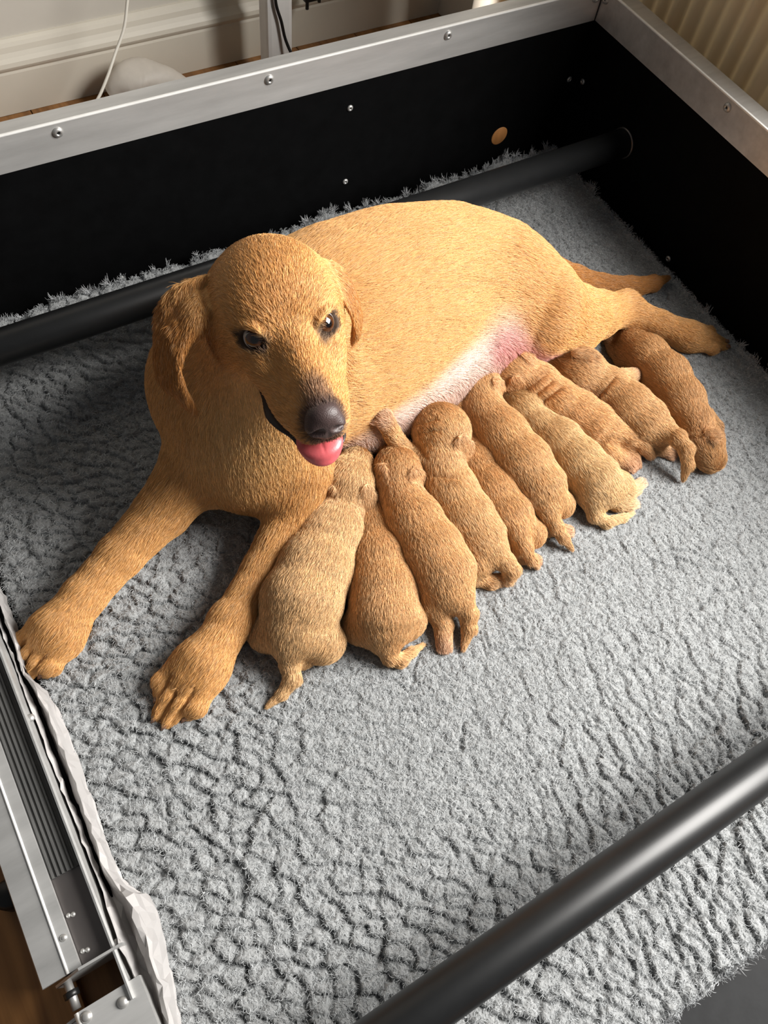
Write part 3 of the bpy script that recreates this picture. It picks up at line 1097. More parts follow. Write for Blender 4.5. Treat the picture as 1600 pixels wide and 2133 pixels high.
def mother_body():
    s = Sculpt()
    g = lambda px, py, z: at(px, py, z)
    # trunk
    trunk = [((0.250, 0.615, 0.150), 0.092), ((0.320, 0.637, 0.147), 0.121), ((0.420, 0.653, 0.138), 0.131), ((0.520, 0.664, 0.128), 0.127), ((0.610, 0.668, 0.114), 0.114), ((0.680, 0.657, 0.100), 0.097)]
    s.chain(trunk, 0.05, kk=0.05)
    s.ell((0.728, 0.632, 0.078), (0.050, 0.075, 0.074), k=0.05, flow=(1, -0.2, -0.3))      # buttock
    # chest
    s.ell((0.225, 0.555, 0.115), (0.075, 0.075, 0.100), k=0.05, flow=(-0.1, -0.5, -1))
    s.ell((0.232, 0.540, 0.068), (0.066, 0.050, 0.060), k=0.04, flow=(-0.1, -0.4, -1), col=2)
    # shoulders
    s.ell((0.180, 0.624, 0.160), (0.052, 0.066, 0.088), k=0.05, flow=(-0.3, -0.2, -1))
    s.ell((0.312, 0.570, 0.150), (0.054, 0.046, 0.092), k=0.05, flow=(0.2, -0.2, -1))
    # neck
    s.cone(H(0.004, -0.062, -0.030), (0.250, 0.595, 0.190), 0.058, 0.086, 0.05, flow=(0, 0.1, -1))
    s.cone(H(0.002, -0.040, -0.060), (0.220, 0.545, 0.130), 0.044, 0.066, 0.05, flow=(0, -0.2, -1), col=2)
    # head
    s.ell(H(0, -0.046, 0.008), (0.058, 0.062, 0.046), HA, 0.02, flow=-hF)
    s.ell(H(0, -0.072, -0.016), (0.052, 0.050, 0.044), HA, 0.03, flow=-hF)
    for sd in (-1, 1):
        s.ell(H(sd * 0.025, -0.020, 0.011), (0.027, 0.032, 0.020), HA, 0.018, flow=-hF + 0.4 * sd * hL)
        s.ell(H(sd * 0.041, -0.050, -0.028), (0.027, 0.046, 0.038), HA, 0.03, flow=-hF - 0.5 * hU)
        s.ell(H(sd * 0.032, 0.004, -0.024), (0.021, 0.042, 0.024), HA, 0.02, flow=-hF)
        s.ell(H(sd * 0.0210, 0.040, -0.037), (0.0200, 0.050, 0.0205), HA, 0.012, flow=-hF - 0.4 * hU)
        s.ell(H(sd * 0.0115, 0.082, -0.037), (0.0160, 0.024, 0.0170), HA, 0.012, flow=-hF - 0.4 * hU)
    s.cone(H(0, -0.005, -0.014), H(0, 0.084, -0.026), 0.034, 0.0225, 0.016, flow=-hF)
    s.cone(H(0, -0.004, -0.001), H(0, 0.094, -0.013), 0.018, 0.0145, 0.012, flow=-hF)
    # lower jaw, a little open
    s.cone(H(0, -0.040, -0.072), H(0, 0.068, -0.080), 0.026, 0.0140, 0.006, flow=-hF, flat=(hU, 0.70))
    # eye sockets and lids
    for sd in (-1, 1):
        c0 = H(sd * 0.020, -0.006, -0.004)
        d0 = 0.62 * hL * sd + 0.62 * hF + 0.40 * hU
        sp = s.surface(c0, d0)
        d0 = d0 / np.linalg.norm(d0)
        hx = np.cross(hU, d0); hx /= np.linalg.norm(hx)
        hz = np.cross(d0, hx)
        s.ell(sp, (0.0128, 0.0122, 0.0085), np.stack([hx, hz, d0]), 0.005, cut=True)
        EYES.append((sp, d0, hx, hz, sd))
        up = [sp + hx * x * 0.0138 + hz * (0.0140 - 0.0085 * x * x) + d0 * (0.0020 - 0.0040 * x * x) for x in (-1, -0.5, 0, 0.5, 1)]
        for p, q in zip(up, up[1:]):
            s.cone(p, q, 0.0026, 0.0026, 0.004, flow=-hF)
        dn = [sp + hx * x * 0.0138 - hz * (0.0125 - 0.0072 * x * x) + d0 * (0.0006 - 0.0025 * x * x) for x in (-1, -0.5, 0, 0.5, 1)]
        for p, q in zip(dn, dn[1:]):
            s.cone(p, q, 0.0028, 0.0028, 0.004, flow=-hF)
    # ears
    ear(s, -1, [H(-0.040, -0.060, 0.008), H(-0.088, -0.052, -0.002), H(-0.115, -0.036, -0.030), H(-0.120, -0.020, -0.054), H(-0.116, -0.008, -0.074)], [0.018, 0.034, 0.037, 0.032, 0.018])
    ear(s, 1, [H(0.052, -0.062, 0.012), H(0.072, -0.056, -0.002), H(0.083, -0.048, -0.024), H(0.086, -0.042, -0.046), H(0.082, -0.038, -0.066)], [0.014, 0.023, 0.027, 0.024, 0.013])
    # forelegs
    legR = [(g(402, 985, 0.085), 0.045), (g(342, 1062, 0.058), 0.0345), (g(252, 1156, 0.045), 0.0275), (g(177, 1240, 0.038), 0.0255), (g(125, 1308, 0.034), 0.0290)]
    s.chain(legR, 0.03)
    paw(s, g(122, 1315, 0.030), g(48, 1402, 0.012), 0.035)
    s.cone(g(168, 1300, 0.032), g(160, 1326, 0.018), 0.009, 0.006, 0.008)              # dewclaw pad
    legL = [(g(622, 985, 0.100), 0.044), (g(608, 1080, 0.062), 0.033), (g(550, 1185, 0.046), 0.0260), (g(487, 1290, 0.040), 0.0255), (g(432, 1370, 0.036), 0.0285)]
    s.chain(legL, 0.03)
    s.ell(g(466, 1288, 0.040), (0.011, 0.011, 0.011), k=0.02, flow=(-1, -1, 0))
    paw(s, g(420, 1385, 0.031), g(338, 1500, 0.012), 0.037)
    # upper hind leg reaching towards the right panel
    s.chain([((0.660, 0.625, 0.125), 0.088), (g(1120, 650, 0.120), 0.068), (g(1172, 668, 0.085), 0.055)], 0.05)
    s.chain([(g(1172, 668, 0.085), 0.050), (g(1240, 657, 0.068), 0.038), (g(1295, 646, 0.052), 0.025)], 0.035)
    s.cone(g(1296, 636, 0.054), g(1303, 627, 0.056), 0.017, 0.012, 0.02)                 # point of hock
    s.chain([(g(1305, 648, 0.050), 0.0245), (g(1370, 674, 0.040), 0.0205), (g(1430, 698, 0.034), 0.0225)], 0.02)
    paw(s, g(1436, 700, 0.028), g(1512, 720, 0.012), 0.0265)
    # lower hind leg, tucked under
    s.chain([((0.690, 0.590, 0.055), 0.055), ((0.760, 0.560, 0.032), 0.032)], 0.04)
    # tail
    tl = [(g(1135, 585, 0.075), 0.042), (g(1190, 588, 0.052), 0.027), (g(1250, 598, 0.036), 0.0205), (g(1310, 600, 0.030), 0.0180), (g(1360, 591, 0.026), 0.0125), (g(1390, 580, 0.022), 0.0045)]
    s.chain(tl, 0.025, 1)
    # belly and teats
    for px, py, z, r in ((770, 895, 0.075, 0.044), (850, 850, 0.080, 0.046), (920, 790, 0.088, 0.048), (985, 735, 0.098, 0.050), (1040, 705, 0.096, 0.044)):
        s.ell(g(px, py - 10, z), (r, r * 0.9, r * 0.9), k=0.045, flow=(0.3, -0.3, -1), col=5)
    s.cone(g(1030, 688, 0.118), g(1106, 728, 0.084), 0.040, 0.020, 0.012, col=4)           # swollen hind teats
    # coat patches
    for a, b, ra, rb, rgb, soft, amt in (
            (g(735, 950, 0.07), g(830, 890, 0.09), 0.020, 0.022, PALEPINK, 0.035, 0.9),
            (g(830, 890, 0.09), g(950, 800, 0.11), 0.024, 0.030, PALEPINK, 0.040, 0.95),
            (g(950, 790, 0.11), g(1005, 690, 0.14), 0.030, 0.022, PALEPINK, 0.045, 0.95),
            (g(1010, 705, 0.13), g(1115, 735, 0.08), 0.030, 0.020, PINK, 0.025, 0.95)):
        s.paint(a, b, ra, rb, rgb, soft, amt)
    # deeper gold on the ears
    s.paint(H(-0.114, -0.034, -0.03), H(-0.114, -0.004, -0.088), 0.040, 0.024, DEEP, 0.02, 0.85)
    s.paint(H(0.086, -0.050, -0.022), H(0.086, -0.040, -0.066), 0.024, 0.016, DEEP, 0.012, 0.8)
    # face markings
    for sp, d0, hx, hz, sd in EYES:
        s.paint(sp - hx * 0.0055 - hz * 0.001, sp + hx * 0.0055 - hz * 0.001, 0.0092, 0.0092, (0.030, 0.020, 0.017), 0.0045, 0.96)
        inner = sp - hx * sd * 0.012 if (hx @ hL) * 1 > 0 else sp + hx * sd * 0.012
        s.paint(inner, inner + 0.008 * hF - 0.004 * hU, 0.005, 0.002, (0.06, 0.036, 0.028), 0.008, 0.8)
    s.paint(H(0, 0.080, 0.004), H(0, 0.100, 0.002), 0.004, 0.012, (0.19, 0.105, 0.075), 0.020, 0.8)
    s.paint(H(0, 0.104, -0.016), H(0, 0.110, -0.028), 0.018, 0.014, (0.085, 0.050, 0.043), 0.010, 0.9)
    V, F = s.build(0.0027, 0.006, 2)
    C, FL = s.shade(V, PAL)
    return s, V, F, C, FL


EYES = []


def ear(s, sd, pts, rad):
    """a hanging flap: flattened cones whose flat side follows the bend"""
    n = (hL * sd + 0.30 * hF)
    P = smooth_path(pts, 5)
    R_ = np.interp(np.linspace(0, 1, len(P)), np.linspace(0, 1, len(rad)), rad)
    for i in range(len(P) - 1):
        d = P[i + 1] - P[i]; d = d / np.linalg.norm(d)
        m_ = n - (n @ d) * d
        s.cone(P[i], P[i + 1], R_[i], R_[i + 1], 0.0018, 0, flat=(m_, 0.14), flow=pts[-1] - pts[1])


def paw(s, a, tip, r):
    """four toes fanned towards tip; a is the knuckle centre"""
    a = np.array(a, float); tip = np.array(tip, float)
    d = tip - a
    L_ = np.linalg.norm(d[:2])
    d2 = np.array([d[0], d[1], 0]) / L_
    sd = np.array([-d2[1], d2[0], 0])
    s.ell(a + d * 0.12, (L_ * 0.50, r * 0.98, r * 0.72), np.stack([d2, sd, [0, 0, 1]]), 0.02, flow=d2)
    for i, (o, ln) in enumerate(((-0.72, 0.66), (-0.26, 0.92), (0.26, 0.92), (0.72, 0.66))):
        base = a + d2 * L_ * 0.05 + sd * o * r * 0.74 + np.array([0, 0, 0.003])
        kn = a + d2 * L_ * (0.34 + 0.30 * ln) + sd * o * r * 0.92 + np.array([0, 0, 0.001 - 0.10 * L_])
        end = a + d2 * L_ * ln + sd * o * r * 0.80
        end[2] = tip[2] + 0.004
        s.cone(base, kn, r * 0.34, r * 0.38, 0.006, flow=d2)
        s.cone(kn, end, r * 0.38, r * 0.26, 0.003, flow=d2)
    for o in (-0.50, 0.0, 0.50):
        p0 = a + d2 * L_ * 0.36 + sd * o * r * 0.9 + np.array([0, 0, r * 0.40])
        p1 = a + d2 * L_ * 1.0 + sd * o * r * 0.80
        p1[2] = tip[2] + 0.008
        s.cone(p0, p1, 0.0022, 0.0042, 0.003, cut=True)
    PAWS.append((a, d2, sd, L_, r, tip[2]))


def on_mother(px, py, lift=0.0):
    return ms.hit(px, py, lift)


PAWS = []
ms, mV, mF, mC, mFL = mother_body()
mbody = np_mesh('body', mV, mF, mC, M['skin'], mother)


def bare_mother(P):
    b = np.zeros(len(P))
    for q in ms.paints:
        if q['rgb'] in (PINK,):
            b = np.maximum(b, 0.75 * (1 - sstep(0.0, 0.012, Sculpt.dist(q, P.astype(np.float32)))))
        if q['rgb'] is DARK:
            b = np.maximum(b, 1 - sstep(0.0, 0.004, Sculpt.dist(q, P.astype(np.float32))))
    for sp, d0, hx, hz, sd in EYES:
        q = P - sp[None]
        b = np.maximum(b, ((((q @ hx) / 0.0140) ** 2 + ((q @ hz) / 0.0120) ** 2 < 1) & (np.abs(q @ d0) < 0.02)) * 1.0)
    return b


def len_mother(P):
    d = np.linalg.norm(P - HE[None], axis=1)
    face = 0.55 + 0.45 * sstep(0.09, 0.19, d)
    low = 0.55 + 0.45 * sstep(0.03, 0.10, P[:, 2])
    return face * low


make_fur('coat', mV, mF, mC, mFL, mother, 470000, 0.0135, 0.00021, 0.17, 0.14, bare_mother, len_mother, 0.28, lambda P: 0.72 + 0.28 * sstep(0.10, 0.20, np.linalg.norm(P - HE[None], axis=1)))

# eyes
def eye_mat():
    m, nt, b = new_mat('eye')
    tc = nt.nodes.new('ShaderNodeTexCoord')
    ln = nt.nodes.new('ShaderNodeVectorMath'); ln.operation = 'LENGTH'
    sep = nt.nodes.new('ShaderNodeSeparateXYZ')
    cmb = nt.nodes.new('ShaderNodeCombineXYZ')
    nt.links.new(tc.outputs['Object'], sep.inputs[0])
    nt.links.new(sep.outputs['X'], cmb.inputs['X']); nt.links.new(sep.outputs['Y'], cmb.inputs['Y'])
    nt.links.new(cmb.outputs[0], ln.inputs[0])
    cr = nt.nodes.new('ShaderNodeValToRGB')
    cr.color_ramp.interpolation = 'LINEAR'
    els = cr.color_ramp.elements
    els[0].position = 0.0; els[0].color = (0.002, 0.002, 0.002, 1)
    els[1].position = 1.0; els[1].color = (0.62, 0.58, 0.55, 1)
    for p, c in ((0.30, (0.003, 0.002, 0.002, 1)), (0.46, (0.060, 0.020, 0.007, 1)), (0.68, (0.085, 0.030, 0.010, 1)), (0.78, (0.02, 0.010, 0.006, 1)), (0.88, (0.02, 0.012, 0.010, 1)), (0.96, (0.55, 0.50, 0.48, 1))):
        e = els.new(p); e.color = c
    mul = nt.nodes.new('ShaderNodeMath'); mul.operation = 'MULTIPLY'; mul.inputs[1].default_value = 1 / 0.0110
    nt.links.new(ln.outputs['Value'], mul.inputs[0])
    nt.links.new(mul.outputs[0], cr.inputs['Fac'])
    nt.links.new(cr.outputs['Color'], b.inputs['Base Color'])
    b.inputs['Roughness'].default_value = 0.05
    b.inputs['Specular IOR Level'].default_value = 0.6
    b.inputs['Coat Weight'].default_value = 1.0
    return m


M['eye'] = eye_mat()
for sp, d0, hx, hz, sd in EYES:
    bm = bmesh.new()
    bmesh.ops.create_uvsphere(bm, u_segments=32, v_segments=20, radius=0.0138)
    e = bm_obj('eye', bm, M['eye'], mother, True)
    pos = sp - d0 * 0.0102
    look = np.array([0.22, -0.10, 0.95]) - pos          # she glances up past the viewer
    look = look / np.linalg.norm(look) * 0.75 + d0 * 1.0
    e.rotation_euler = Vector(look).to_track_quat('Z', 'Y').to_euler()
    e.location = Vector(pos) - mother.location

# nose leather
def nose_part():
    s = Sculpt()
    s.ell(H(0, 0.100, -0.0120), (0.0175, 0.0140, 0.0150), HA, 0.004)
    s.ell(H(0, 0.105, -0.0260), (0.0100, 0.0095, 0.0090), HA, 0.010)
    for sd in (-1, 1):
        s.ell(H(sd * 0.0105, 0.1055, -0.0190), (0.0092, 0.0090, 0.0088), HA, 0.006)
        s.cone(H(sd * 0.0075, 0.1155, -0.0165), H(sd * 0.0175, 0.1075, -0.0215), 0.0046, 0.0018, 0.002, cut=True)
    s.cone(H(0, 0.117, -0.012), H(0, 0.114, -0.034), 0.0009, 0.0009, 0.003, cut=True)
    V, F = s.build(0.0009, -1, 1)
    return V, F


nV, nF = nose_part()
m, nt, b = new_mat('nose_leather')
tc = nt.nodes.new('ShaderNodeTexCoord')
vo = nt.nodes.new('ShaderNodeTexVoronoi'); vo.inputs['Scale'].default_value = 800
nt.links.new(tc.outputs['Object'], vo.inputs['Vector'])
bp = nt.nodes.new('ShaderNodeBump'); bp.inputs['Strength'].default_value = 0.35; bp.inputs['Distance'].default_value = 0.0006
nt.links.new(vo.outputs['Distance'], bp.inputs['Height']); nt.links.new(bp.outputs['Normal'], b.inputs['Normal'])
b.inputs['Base Color'].default_value = (0.055, 0.034, 0.032, 1); b.inputs['Roughness'].default_value = 0.46
M['nose'] = m
tag(np_mesh('nose', nV, nF, None, M['nose'], mother), 'brownish black nose')


def tongue_part():
    s = Sculpt()
    tx = -0.002
    s.cone(H(tx, 0.040, -0.062), H(tx, 0.084, -0.066), 0.0170, 0.0190, 0.012, flat=(hU, 0.30))
    s.ell(H(tx, 0.092, -0.0705), (0.0200, 0.0205, 0.0075), np.stack([hL, hF * 0.94 - hU * 0.34, hU * 0.94 + hF * 0.34]), 0.014)
    s.cone(H(tx, 0.076, -0.0545), H(tx, 0.108, -0.0625), 0.0006, 0.0004, 0.003, cut=True)
    V, F = s.build(0.0010, -1, 1)
    return V, F


tV, tF = tongue_part()
M['tongue'] = plain('tongue', (0.56, 0.105, 0.115, 1), 0.33, 0, 0.12, (160, 160, 160), 0.12)
M['tongue'].node_tree.nodes['Principled BSDF'].inputs['Subsurface Weight'].default_value = 0.15
M['tongue'].node_tree.nodes['Principled BSDF'].inputs['Subsurface Radius'].default_value = (0.004, 0.001, 0.001)
tag(np_mesh('tongue', tV, tF, None, M['tongue'], mother), 'pink tongue hanging out of the open mouth')
M['mouth'] = plain('mouth_lining', (0.018, 0.010, 0.010, 1), 0.4)
ls = Sculpt()
ls.cone(H(-0.002, 0.010, -0.0610), H(-0.001, 0.044, -0.0650), 0.0410, 0.0415, 0.004, flat=(hU, 0.11))
ls.cone(H(-0.001, 0.044, -0.0650), H(0.001, 0.078, -0.0690), 0.0415, 0.0275, 0.004, flat=(hU, 0.14))
lV, lF = ls.build(0.0013, -1, 1)
tag(np_mesh('lips', lV, lF, None, M['mouth'], mother), 'dark inner lips along the open mouth')

M['claw'] = plain('claw', (0.20, 0.10, 0.055, 1), 0.4)
for a, d2, sd, L_, r, tz in PAWS:
    for o, ln in ((-0.72, 0.66), (-0.26, 0.92), (0.26, 0.92), (0.72, 0.66)):
        e0 = a + d2 * L_ * (ln + 0.02) + sd * o * r * 0.80; e0[2] = tz + 0.005
        e1 = e0 + d2 * r * 0.26 + np.array([0, 0, 0.000]); e2 = e0 + d2 * r * 0.40 + np.array([0, 0, -0.003])
        tube_obj('claw', [tuple(e0), tuple(e1), tuple(e2)], [0.0042, 0.0034, 0.0010], M['claw'], mother, 8)

# ------------------------------------------------------------------ the puppies
PP = [(0.66, 0.405, 0.190), (0.70, 0.46, 0.25), (0.53, 0.255, 0.085), (0.56, 0.325, 0.165), (0.68, 0.44, 0.32)]   # coat, pale coat, deep coat, ear skin, pink pads


def tint(f, g=0.0):
    return [tuple(min(0.9, c * f * (1 + g * (0.5 - i * 0.5))) for i, c in enumerate(p)) for p in PP]


def on_ball(px, py, c, r):
    """point on a head of radius r about c under pixel px, py (or beside it, at the head's rim)"""
    d = RC @ np.array([px - 800.0, 1066.5 - py, -FPX]); d = d / np.linalg.norm(d)
    t = (c - CAM) @ d
    m = CAM + d * t
    q = r * r - (m - c) @ (m - c)
    return m - d * math.sqrt(q) if q > 0 else m


def puppy(label, spine, head, ears=(), tail=(), limbs=(), lumps=(), folds=(), pal=None, n_hair=42000, h=0.0021, shut=()):
    """spine, tail, limbs: lists of (px, py, z, r); head: (centre, nose) each (px, py, z, r); ears: (base, tip, r, normal-lift)"""
    s = Sculpt()
    G = lambda q: (at(q[0], q[1], q[2]) if q[2] is not None else on_mother(q[0], q[1], 0.006), q[3])
    hc = G(head[0]); hn = G(head[1])
    sp = [(G(q)[0], q[3] * (0.84 if i == 0 else 0.93)) for i, q in enumerate(spine)]
    s.chain(sp, 0.010, 0, kk=0.010)
    hd = hn[0] - hc[0]
    s.cone(hc[0], sp[0][0], hc[1] * 0.86, sp[0][1] * 0.94, 0.010, 0)
    s.ell(hc[0], (hc[1] * 0.97, hc[1] * 0.97, hc[1] * 0.95), k=0.008, flow=-hd)
    s.cone(hc[0] + hd * 0.35, hn[0], hc[1] * 0.72, hn[1], 0.012, 0, flow=-hd)
    for q in lumps:
        c, r = G(q)
        s.ell(c, (r * 0.92, r * 0.92, r * 0.9), k=0.012, col=0, flow=sp[-1][0] - sp[0][0])
    for lb in limbs:
        pts = [G(q) for q in lb]
        s.chain(pts, 0.010, 0, kk=0.004)
        e, r = pts[-1]
        d = e - pts[-2][0]; d[2] = 0; d = d / (np.linalg.norm(d) + 1e-9)
        sd = np.array([-d[1], d[0], 0])
        for o in (-0.75, -0.25, 0.25, 0.75):
            s.cone(e + sd * o * r * 0.8, e + d * r * (1.15 - 0.4 * abs(o)) + sd * o * r * 1.0 + np.array([0, 0, -0.002]), r * 0.42, r * 0.34, 0.0025, 4, flow=d)
    if tail:
        s.chain([G(q) for q in tail], 0.012, 0, kk=0.004)
    for b, t, r in ears:
        pb, pt = [on_ball(q[0], q[1], hc[0], hc[1] * 1.055) for q in (b, t)]
        r = r * 0.94
        n = (pb + pt) / 2 - hc[0]
        n = n / np.linalg.norm(n)
        d = pt - pb; d = d / np.linalg.norm(d)
        n = n - (n @ d) * d
        s.cone(pb, pb + (pt - pb) * 0.6, r * 0.8, r, 0.002, 3, flat=(n, 0.23))
        s.cone(pb + (pt - pb) * 0.6, pt, r, r * 0.5, 0.0015, 3, flat=(n, 0.23))
    cuts = []
    for a, b, r in folds:
        q = [(a[0] + (b[0] - a[0]) * t, a[1] + (b[1] - a[1]) * t) for t in (0, 0.33, 0.67, 1)]
        hp = [s.hit(x_, y_, -r * 0.1) for x_, y_ in q]
        cuts += [(u, v, r) for u, v in zip(hp, hp[1:])]
    for u, v, r in cuts:
        s.cone(u, v, r, r, 0.0035, cut=True)
    for x_, y_, dx, dy in shut:
        u, v = s.hit(x_ - dx, y_ - dy), s.hit(x_ + dx, y_ + dy)
        s.paint(u, v, 0.0012, 0.0012, (0.10, 0.045, 0.025), 0.0022, 0.9)
    V, F = s.build(h, 0.006, 2)
    C, FL = s.shade(V, pal or PP)
    # the muzzle is warmer and thinner haired
    c0 = at(*spine[len(spine) // 2][:3])
    e = empty('puppy', (float(c0[0]), float(c0[1]), 0.006), label, 'puppy', 'puppies of the litter')
    np_mesh('body', V, F, C, M['skin'], e)
    zmin = 0.0075
    make_fur('coat', V, F, C, FL, e, int(n_hair * 1.35), 0.0090, 0.00019, 0.21, 0.16, None, lambda P: 0.5 + 0.5 * sstep(0.012, 0.03, P[:, 2]), 0.48)
    return e


puppy('largest pale puppy lying against her foreleg with its tail stretched out behind',
      [(714, 1050, 0.066, 0.037), (690, 1110, 0.056, 0.045), (657, 1185, 0.055, 0.0505), (628, 1255, 0.054, 0.0535), (616, 1302, 0.046, 0.046)],
      [(724, 1008, 0.078, 0.036), (742, 966, 0.078, 0.022)],
      [((690, 1022, 0.066), (664, 1048, 0.048), 0.013), ((762, 1020, 0.074), (781, 1058, 0.056), 0.012)],
      [(600, 1340, 0.048, 0.018), (604, 1378, 0.032, 0.0125), (609, 1412, 0.024, 0.0100), (590, 1444, 0.018, 0.0065), (558, 1471, 0.014, 0.0028)],
      [], [(556, 1318, 0.030, 0.025), (672, 1336, 0.032, 0.030), (634, 1374, 0.020, 0.012)],
      [], tint(1.06, -0.1), 62000)
puppy('short reddish puppy wedged low between two longer ones with its tail curling right',
      [(780, 1110, 0.046, 0.034), (790, 1165, 0.046, 0.040), (798, 1230, 0.047, 0.0445), (800, 1278, 0.045, 0.0450), (799, 1298, 0.038, 0.038)],
      [(772, 1062, 0.044, 0.030), (765, 1030, 0.040, 0.018)],
      [],
      [(804, 1338, 0.036, 0.0140), (812, 1366, 0.022, 0.0105), (832, 1376, 0.018, 0.0085), (856, 1360, 0.016, 0.0060), (880, 1344, 0.014, 0.0028)],
      [], [(748, 1305, 0.026, 0.024), (846, 1290, 0.030, 0.027)], [], tint(0.98, 0.05), 44000)
puppy('long puppy with one hind paw and its tail both stretched straight back',
      [(836, 1030, 0.072, 0.034), (862, 1085, 0.066, 0.039), (896, 1145, 0.060, 0.044), (921, 1192, 0.055, 0.0445), (928, 1220, 0.048, 0.038)],
      [(828, 985, 0.078, 0.034), (820, 948, 0.070, 0.020)],
      [((796, 978, 0.078), (790, 1012, 0.062), 0.013), ((862, 985, 0.078), (886, 1008, 0.066), 0.012)],
      [(958, 1246, 0.050, 0.0160), (974, 1276, 0.036, 0.0120), (977, 1306, 0.026, 0.0090), (966, 1350, 0.016, 0.0030)],
      [[(904, 1256, 0.032, 0.021), (922, 1296, 0.022, 0.0125), (925, 1338, 0.016, 0.0100)]],
      [(898, 1246, 0.034, 0.024)], [], tint(1.0, 0.04), 54000)
puppy('puppy with wrinkled head reaching one forepaw up against her belly',
      [(918, 965, 0.078, 0.037), (936, 1025, 0.062, 0.040), (968, 1080, 0.054, 0.042), (996, 1118, 0.048, 0.0385), (1006, 1138, 0.042, 0.032)],
      [(920, 900, 0.092, 0.040), (872, 862, 0.088, 0.022)],
      [((960, 918, 0.096), (978, 952, 0.078), 0.015)],
      [(1030, 1148, 0.048, 0.0150), (1050, 1168, 0.042, 0.0125), (1064, 1186, 0.036, 0.0110), (1060, 1204, 0.026, 0.0080)],
      [[(870, 960, 0.070, 0.020), (838, 938, 0.086, 0.0140), (818, 905, None, 0.0110), (799, 870, None, 0.0115)],
       [(990, 1172, 0.030, 0.022), (988, 1198, 0.018, 0.0150), (1022, 1212, 0.016, 0.0105), (1050, 1208, 0.015, 0.0090)]],
      [(988, 1168, 0.034, 0.025)],
      [((862, 886), (908, 872), 0.0020), ((868, 902), (914, 894), 0.0018), ((905, 988), (948, 996), 0.0026), ((872, 925), (890, 950), 0.0022)],
      tint(1.05, -0.04), 54000, shut=[(888, 896, 14, -5)])
puppy('darker golden puppy whose head is hidden behind its wrinkled neighbour',
      [(965, 905, 0.050, 0.032), (990, 965, 0.048, 0.036), (1024, 1025, 0.048, 0.039), (1056, 1072, 0.045, 0.0365), (1070, 1092, 0.040, 0.030)],
      [(952, 858, 0.056, 0.031), (935, 828, 0.060, 0.018)],
      [],
      [(1076, 1104, 0.056, 0.0115), (1092, 1138, 0.042, 0.0088), (1106, 1164, 0.028, 0.0066), (1118, 1181, 0.018, 0.0030)],
      [[(1078, 1140, 0.024, 0.018), (1085, 1158, 0.016, 0.0110), (1112, 1166, 0.015, 0.0085)]],
      [(1104, 1110, 0.030, 0.023)], [], tint(0.94, 0.10), 44000)
puppy('long puppy lying across its neighbours in the middle of the row with a pale tail',
      [(1005, 850, 0.076, 0.034), (1042, 905, 0.072, 0.039), (1086, 965, 0.066, 0.043), (1122, 1014, 0.057, 0.039), (1136, 1036, 0.048, 0.031)],
      [(996, 806, 0.080, 0.033), (975, 786, 0.076, 0.020)],
      [((1030, 795, 0.092), (1048, 806, 0.084), 0.0095)],
      [(1140, 1062, 0.054, 0.0120), (1156, 1092, 0.040, 0.0092), (1172, 1118, 0.028, 0.0068), (1190, 1143, 0.017, 0.0028)],
      [[(1125, 1075, 0.030, 0.018), (1136, 1100, 0.020, 0.0115), (1180, 1106, 0.014, 0.0085)]],
      [(1166, 1050, 0.034, 0.021)], [], tint(0.98, 0.02), 50000)
puppy('palest cream puppy with both white hind feet showing and its tail curled right',
      [(1120, 885, 0.050, 0.030), (1160, 920, 0.048, 0.036), (1200, 962, 0.047, 0.0385), (1238, 1000, 0.044, 0.0385), (1254, 1016, 0.038, 0.033)],
      [(1092, 852, 0.050, 0.030), (1065, 830, 0.050, 0.018)],
      [],
      [(1236, 1046, 0.034, 0.0150), (1240, 1072, 0.024, 0.0105), (1262, 1088, 0.018, 0.0085), (1296, 1080, 0.015, 0.0060), (1318, 1070, 0.014, 0.0028)],
      [[(1294, 1026, 0.024, 0.018), (1318, 1020, 0.018, 0.0110), (1334, 1008, 0.016, 0.0080)],
       [(1286, 1046, 0.022, 0.014), (1306, 1052, 0.015, 0.0105), (1318, 1050, 0.013, 0.0085)]],
      [(1286, 1012, 0.034, 0.024)], [], tint(1.18, -0.22), 42000)
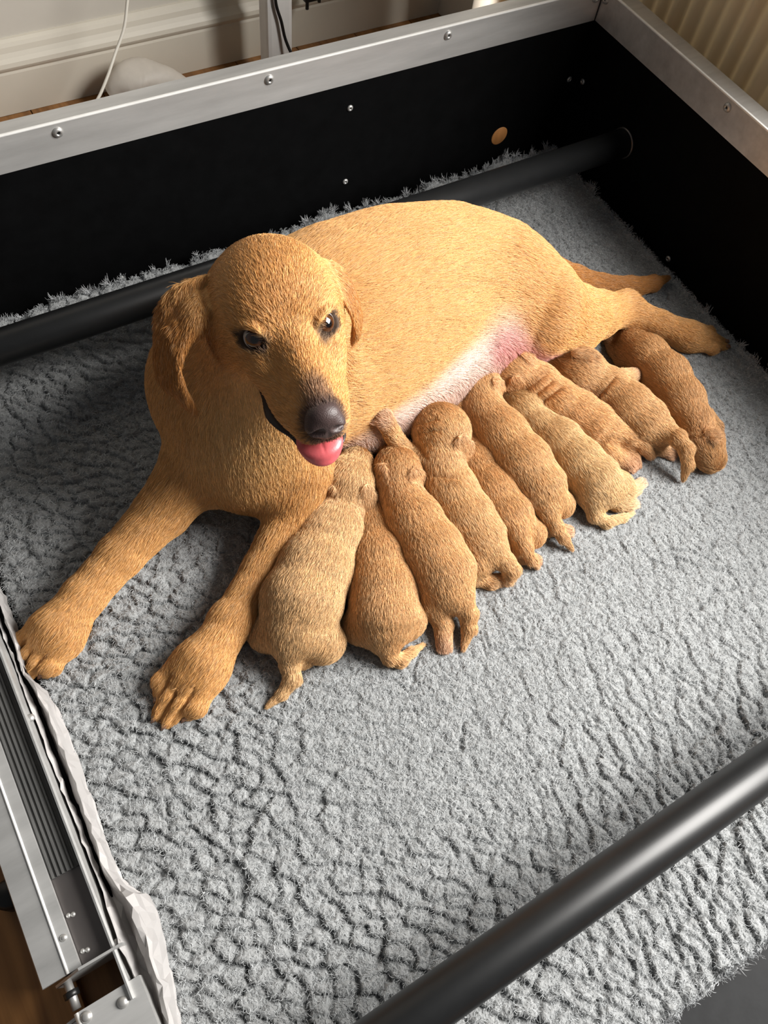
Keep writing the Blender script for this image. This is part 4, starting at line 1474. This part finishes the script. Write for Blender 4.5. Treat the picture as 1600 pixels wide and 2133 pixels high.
puppy('puppy with creased neck suckling at the swollen hind teat',
      [(1120, 800, 0.066, 0.036), (1160, 835, 0.055, 0.0335), (1200, 860, 0.047, 0.035), (1238, 884, 0.043, 0.034), (1252, 894, 0.038, 0.028)],
      [(1062, 764, 0.078, 0.039), (1012, 742, 0.074, 0.024)],
      [((1072, 792, 0.082), (1072, 820, 0.066), 0.0125), ((1090, 738, 0.086), (1114, 752, 0.078), 0.0085)],
      [(1272, 890, 0.050, 0.0175), (1310, 906, 0.042, 0.0145), (1338, 924, 0.032, 0.0125), (1352, 944, 0.024, 0.0080)],
      [[(1262, 938, 0.024, 0.020), (1286, 956, 0.016, 0.0125), (1310, 968, 0.015, 0.0100)],
       [(1296, 925, 0.022, 0.017), (1316, 945, 0.016, 0.0110), (1322, 962, 0.014, 0.0090)],
       [(1136, 866, 0.044, 0.0125), (1162, 876, 0.046, 0.0115), (1186, 892, 0.046, 0.0100)]],
      [], [((1092, 838), (1150, 790), 0.0026), ((1078, 822), (1135, 778), 0.0016), ((1108, 850), (1166, 806), 0.0028)], tint(0.97, 0.10), 46000)
puppy('puppy nosing under her hind thigh with a pale grey ear and a tail hooked down',
      [(1262, 808, 0.058, 0.037), (1305, 848, 0.052, 0.039), (1340, 876, 0.047, 0.037), (1360, 893, 0.040, 0.031)],
      [(1206, 776, 0.064, 0.040), (1150, 752, 0.058, 0.024)],
      [((1200, 736, 0.088), (1240, 742, 0.082), 0.0115), ((1194, 812, 0.070), (1220, 826, 0.056), 0.0105)],
      [(1382, 896, 0.054, 0.0155), (1408, 910, 0.060, 0.0120), (1428, 934, 0.058, 0.0100), (1433, 966, 0.042, 0.0075), (1424, 997, 0.020, 0.0030)],
      [[(1372, 928, 0.022, 0.016), (1392, 942, 0.016, 0.0100)],
       [(1294, 790, 0.050, 0.0150), (1322, 782, 0.040, 0.0110)]],
      [], [((1240, 830), (1278, 784), 0.0024)], tint(0.92, 0.05), 46000)
puppy('puppy lying apart on the right facing away from her beside the hind paw',
      [(1448, 880, 0.044, 0.030), (1420, 835, 0.046, 0.035), (1388, 785, 0.046, 0.037), (1346, 742, 0.043, 0.034), (1326, 726, 0.038, 0.030)],
      [(1464, 922, 0.036, 0.030), (1480, 956, 0.028, 0.021)],
      [((1476, 900, 0.058), (1490, 910, 0.042), 0.011)],
      [(1316, 716, 0.036, 0.0130), (1296, 706, 0.024, 0.0100), (1272, 702, 0.018, 0.0060)],
      [[(1314, 712, 0.040, 0.0150), (1310, 694, 0.030, 0.0120), (1316, 686, 0.026, 0.0095)],
       [(1300, 748, 0.024, 0.0150), (1280, 730, 0.018, 0.0105), (1270, 712, 0.015, 0.0090)],
       [(1466, 868, 0.034, 0.0150), (1488, 888, 0.022, 0.0105), (1496, 902, 0.016, 0.0080)]],
      [], [((1446, 918), (1488, 905), 0.0018)], tint(0.80, 0.16), 42000, shut=[(1482, 930, 5, 6)])  # coat tinted darker: the shade it lies in is put into the colour
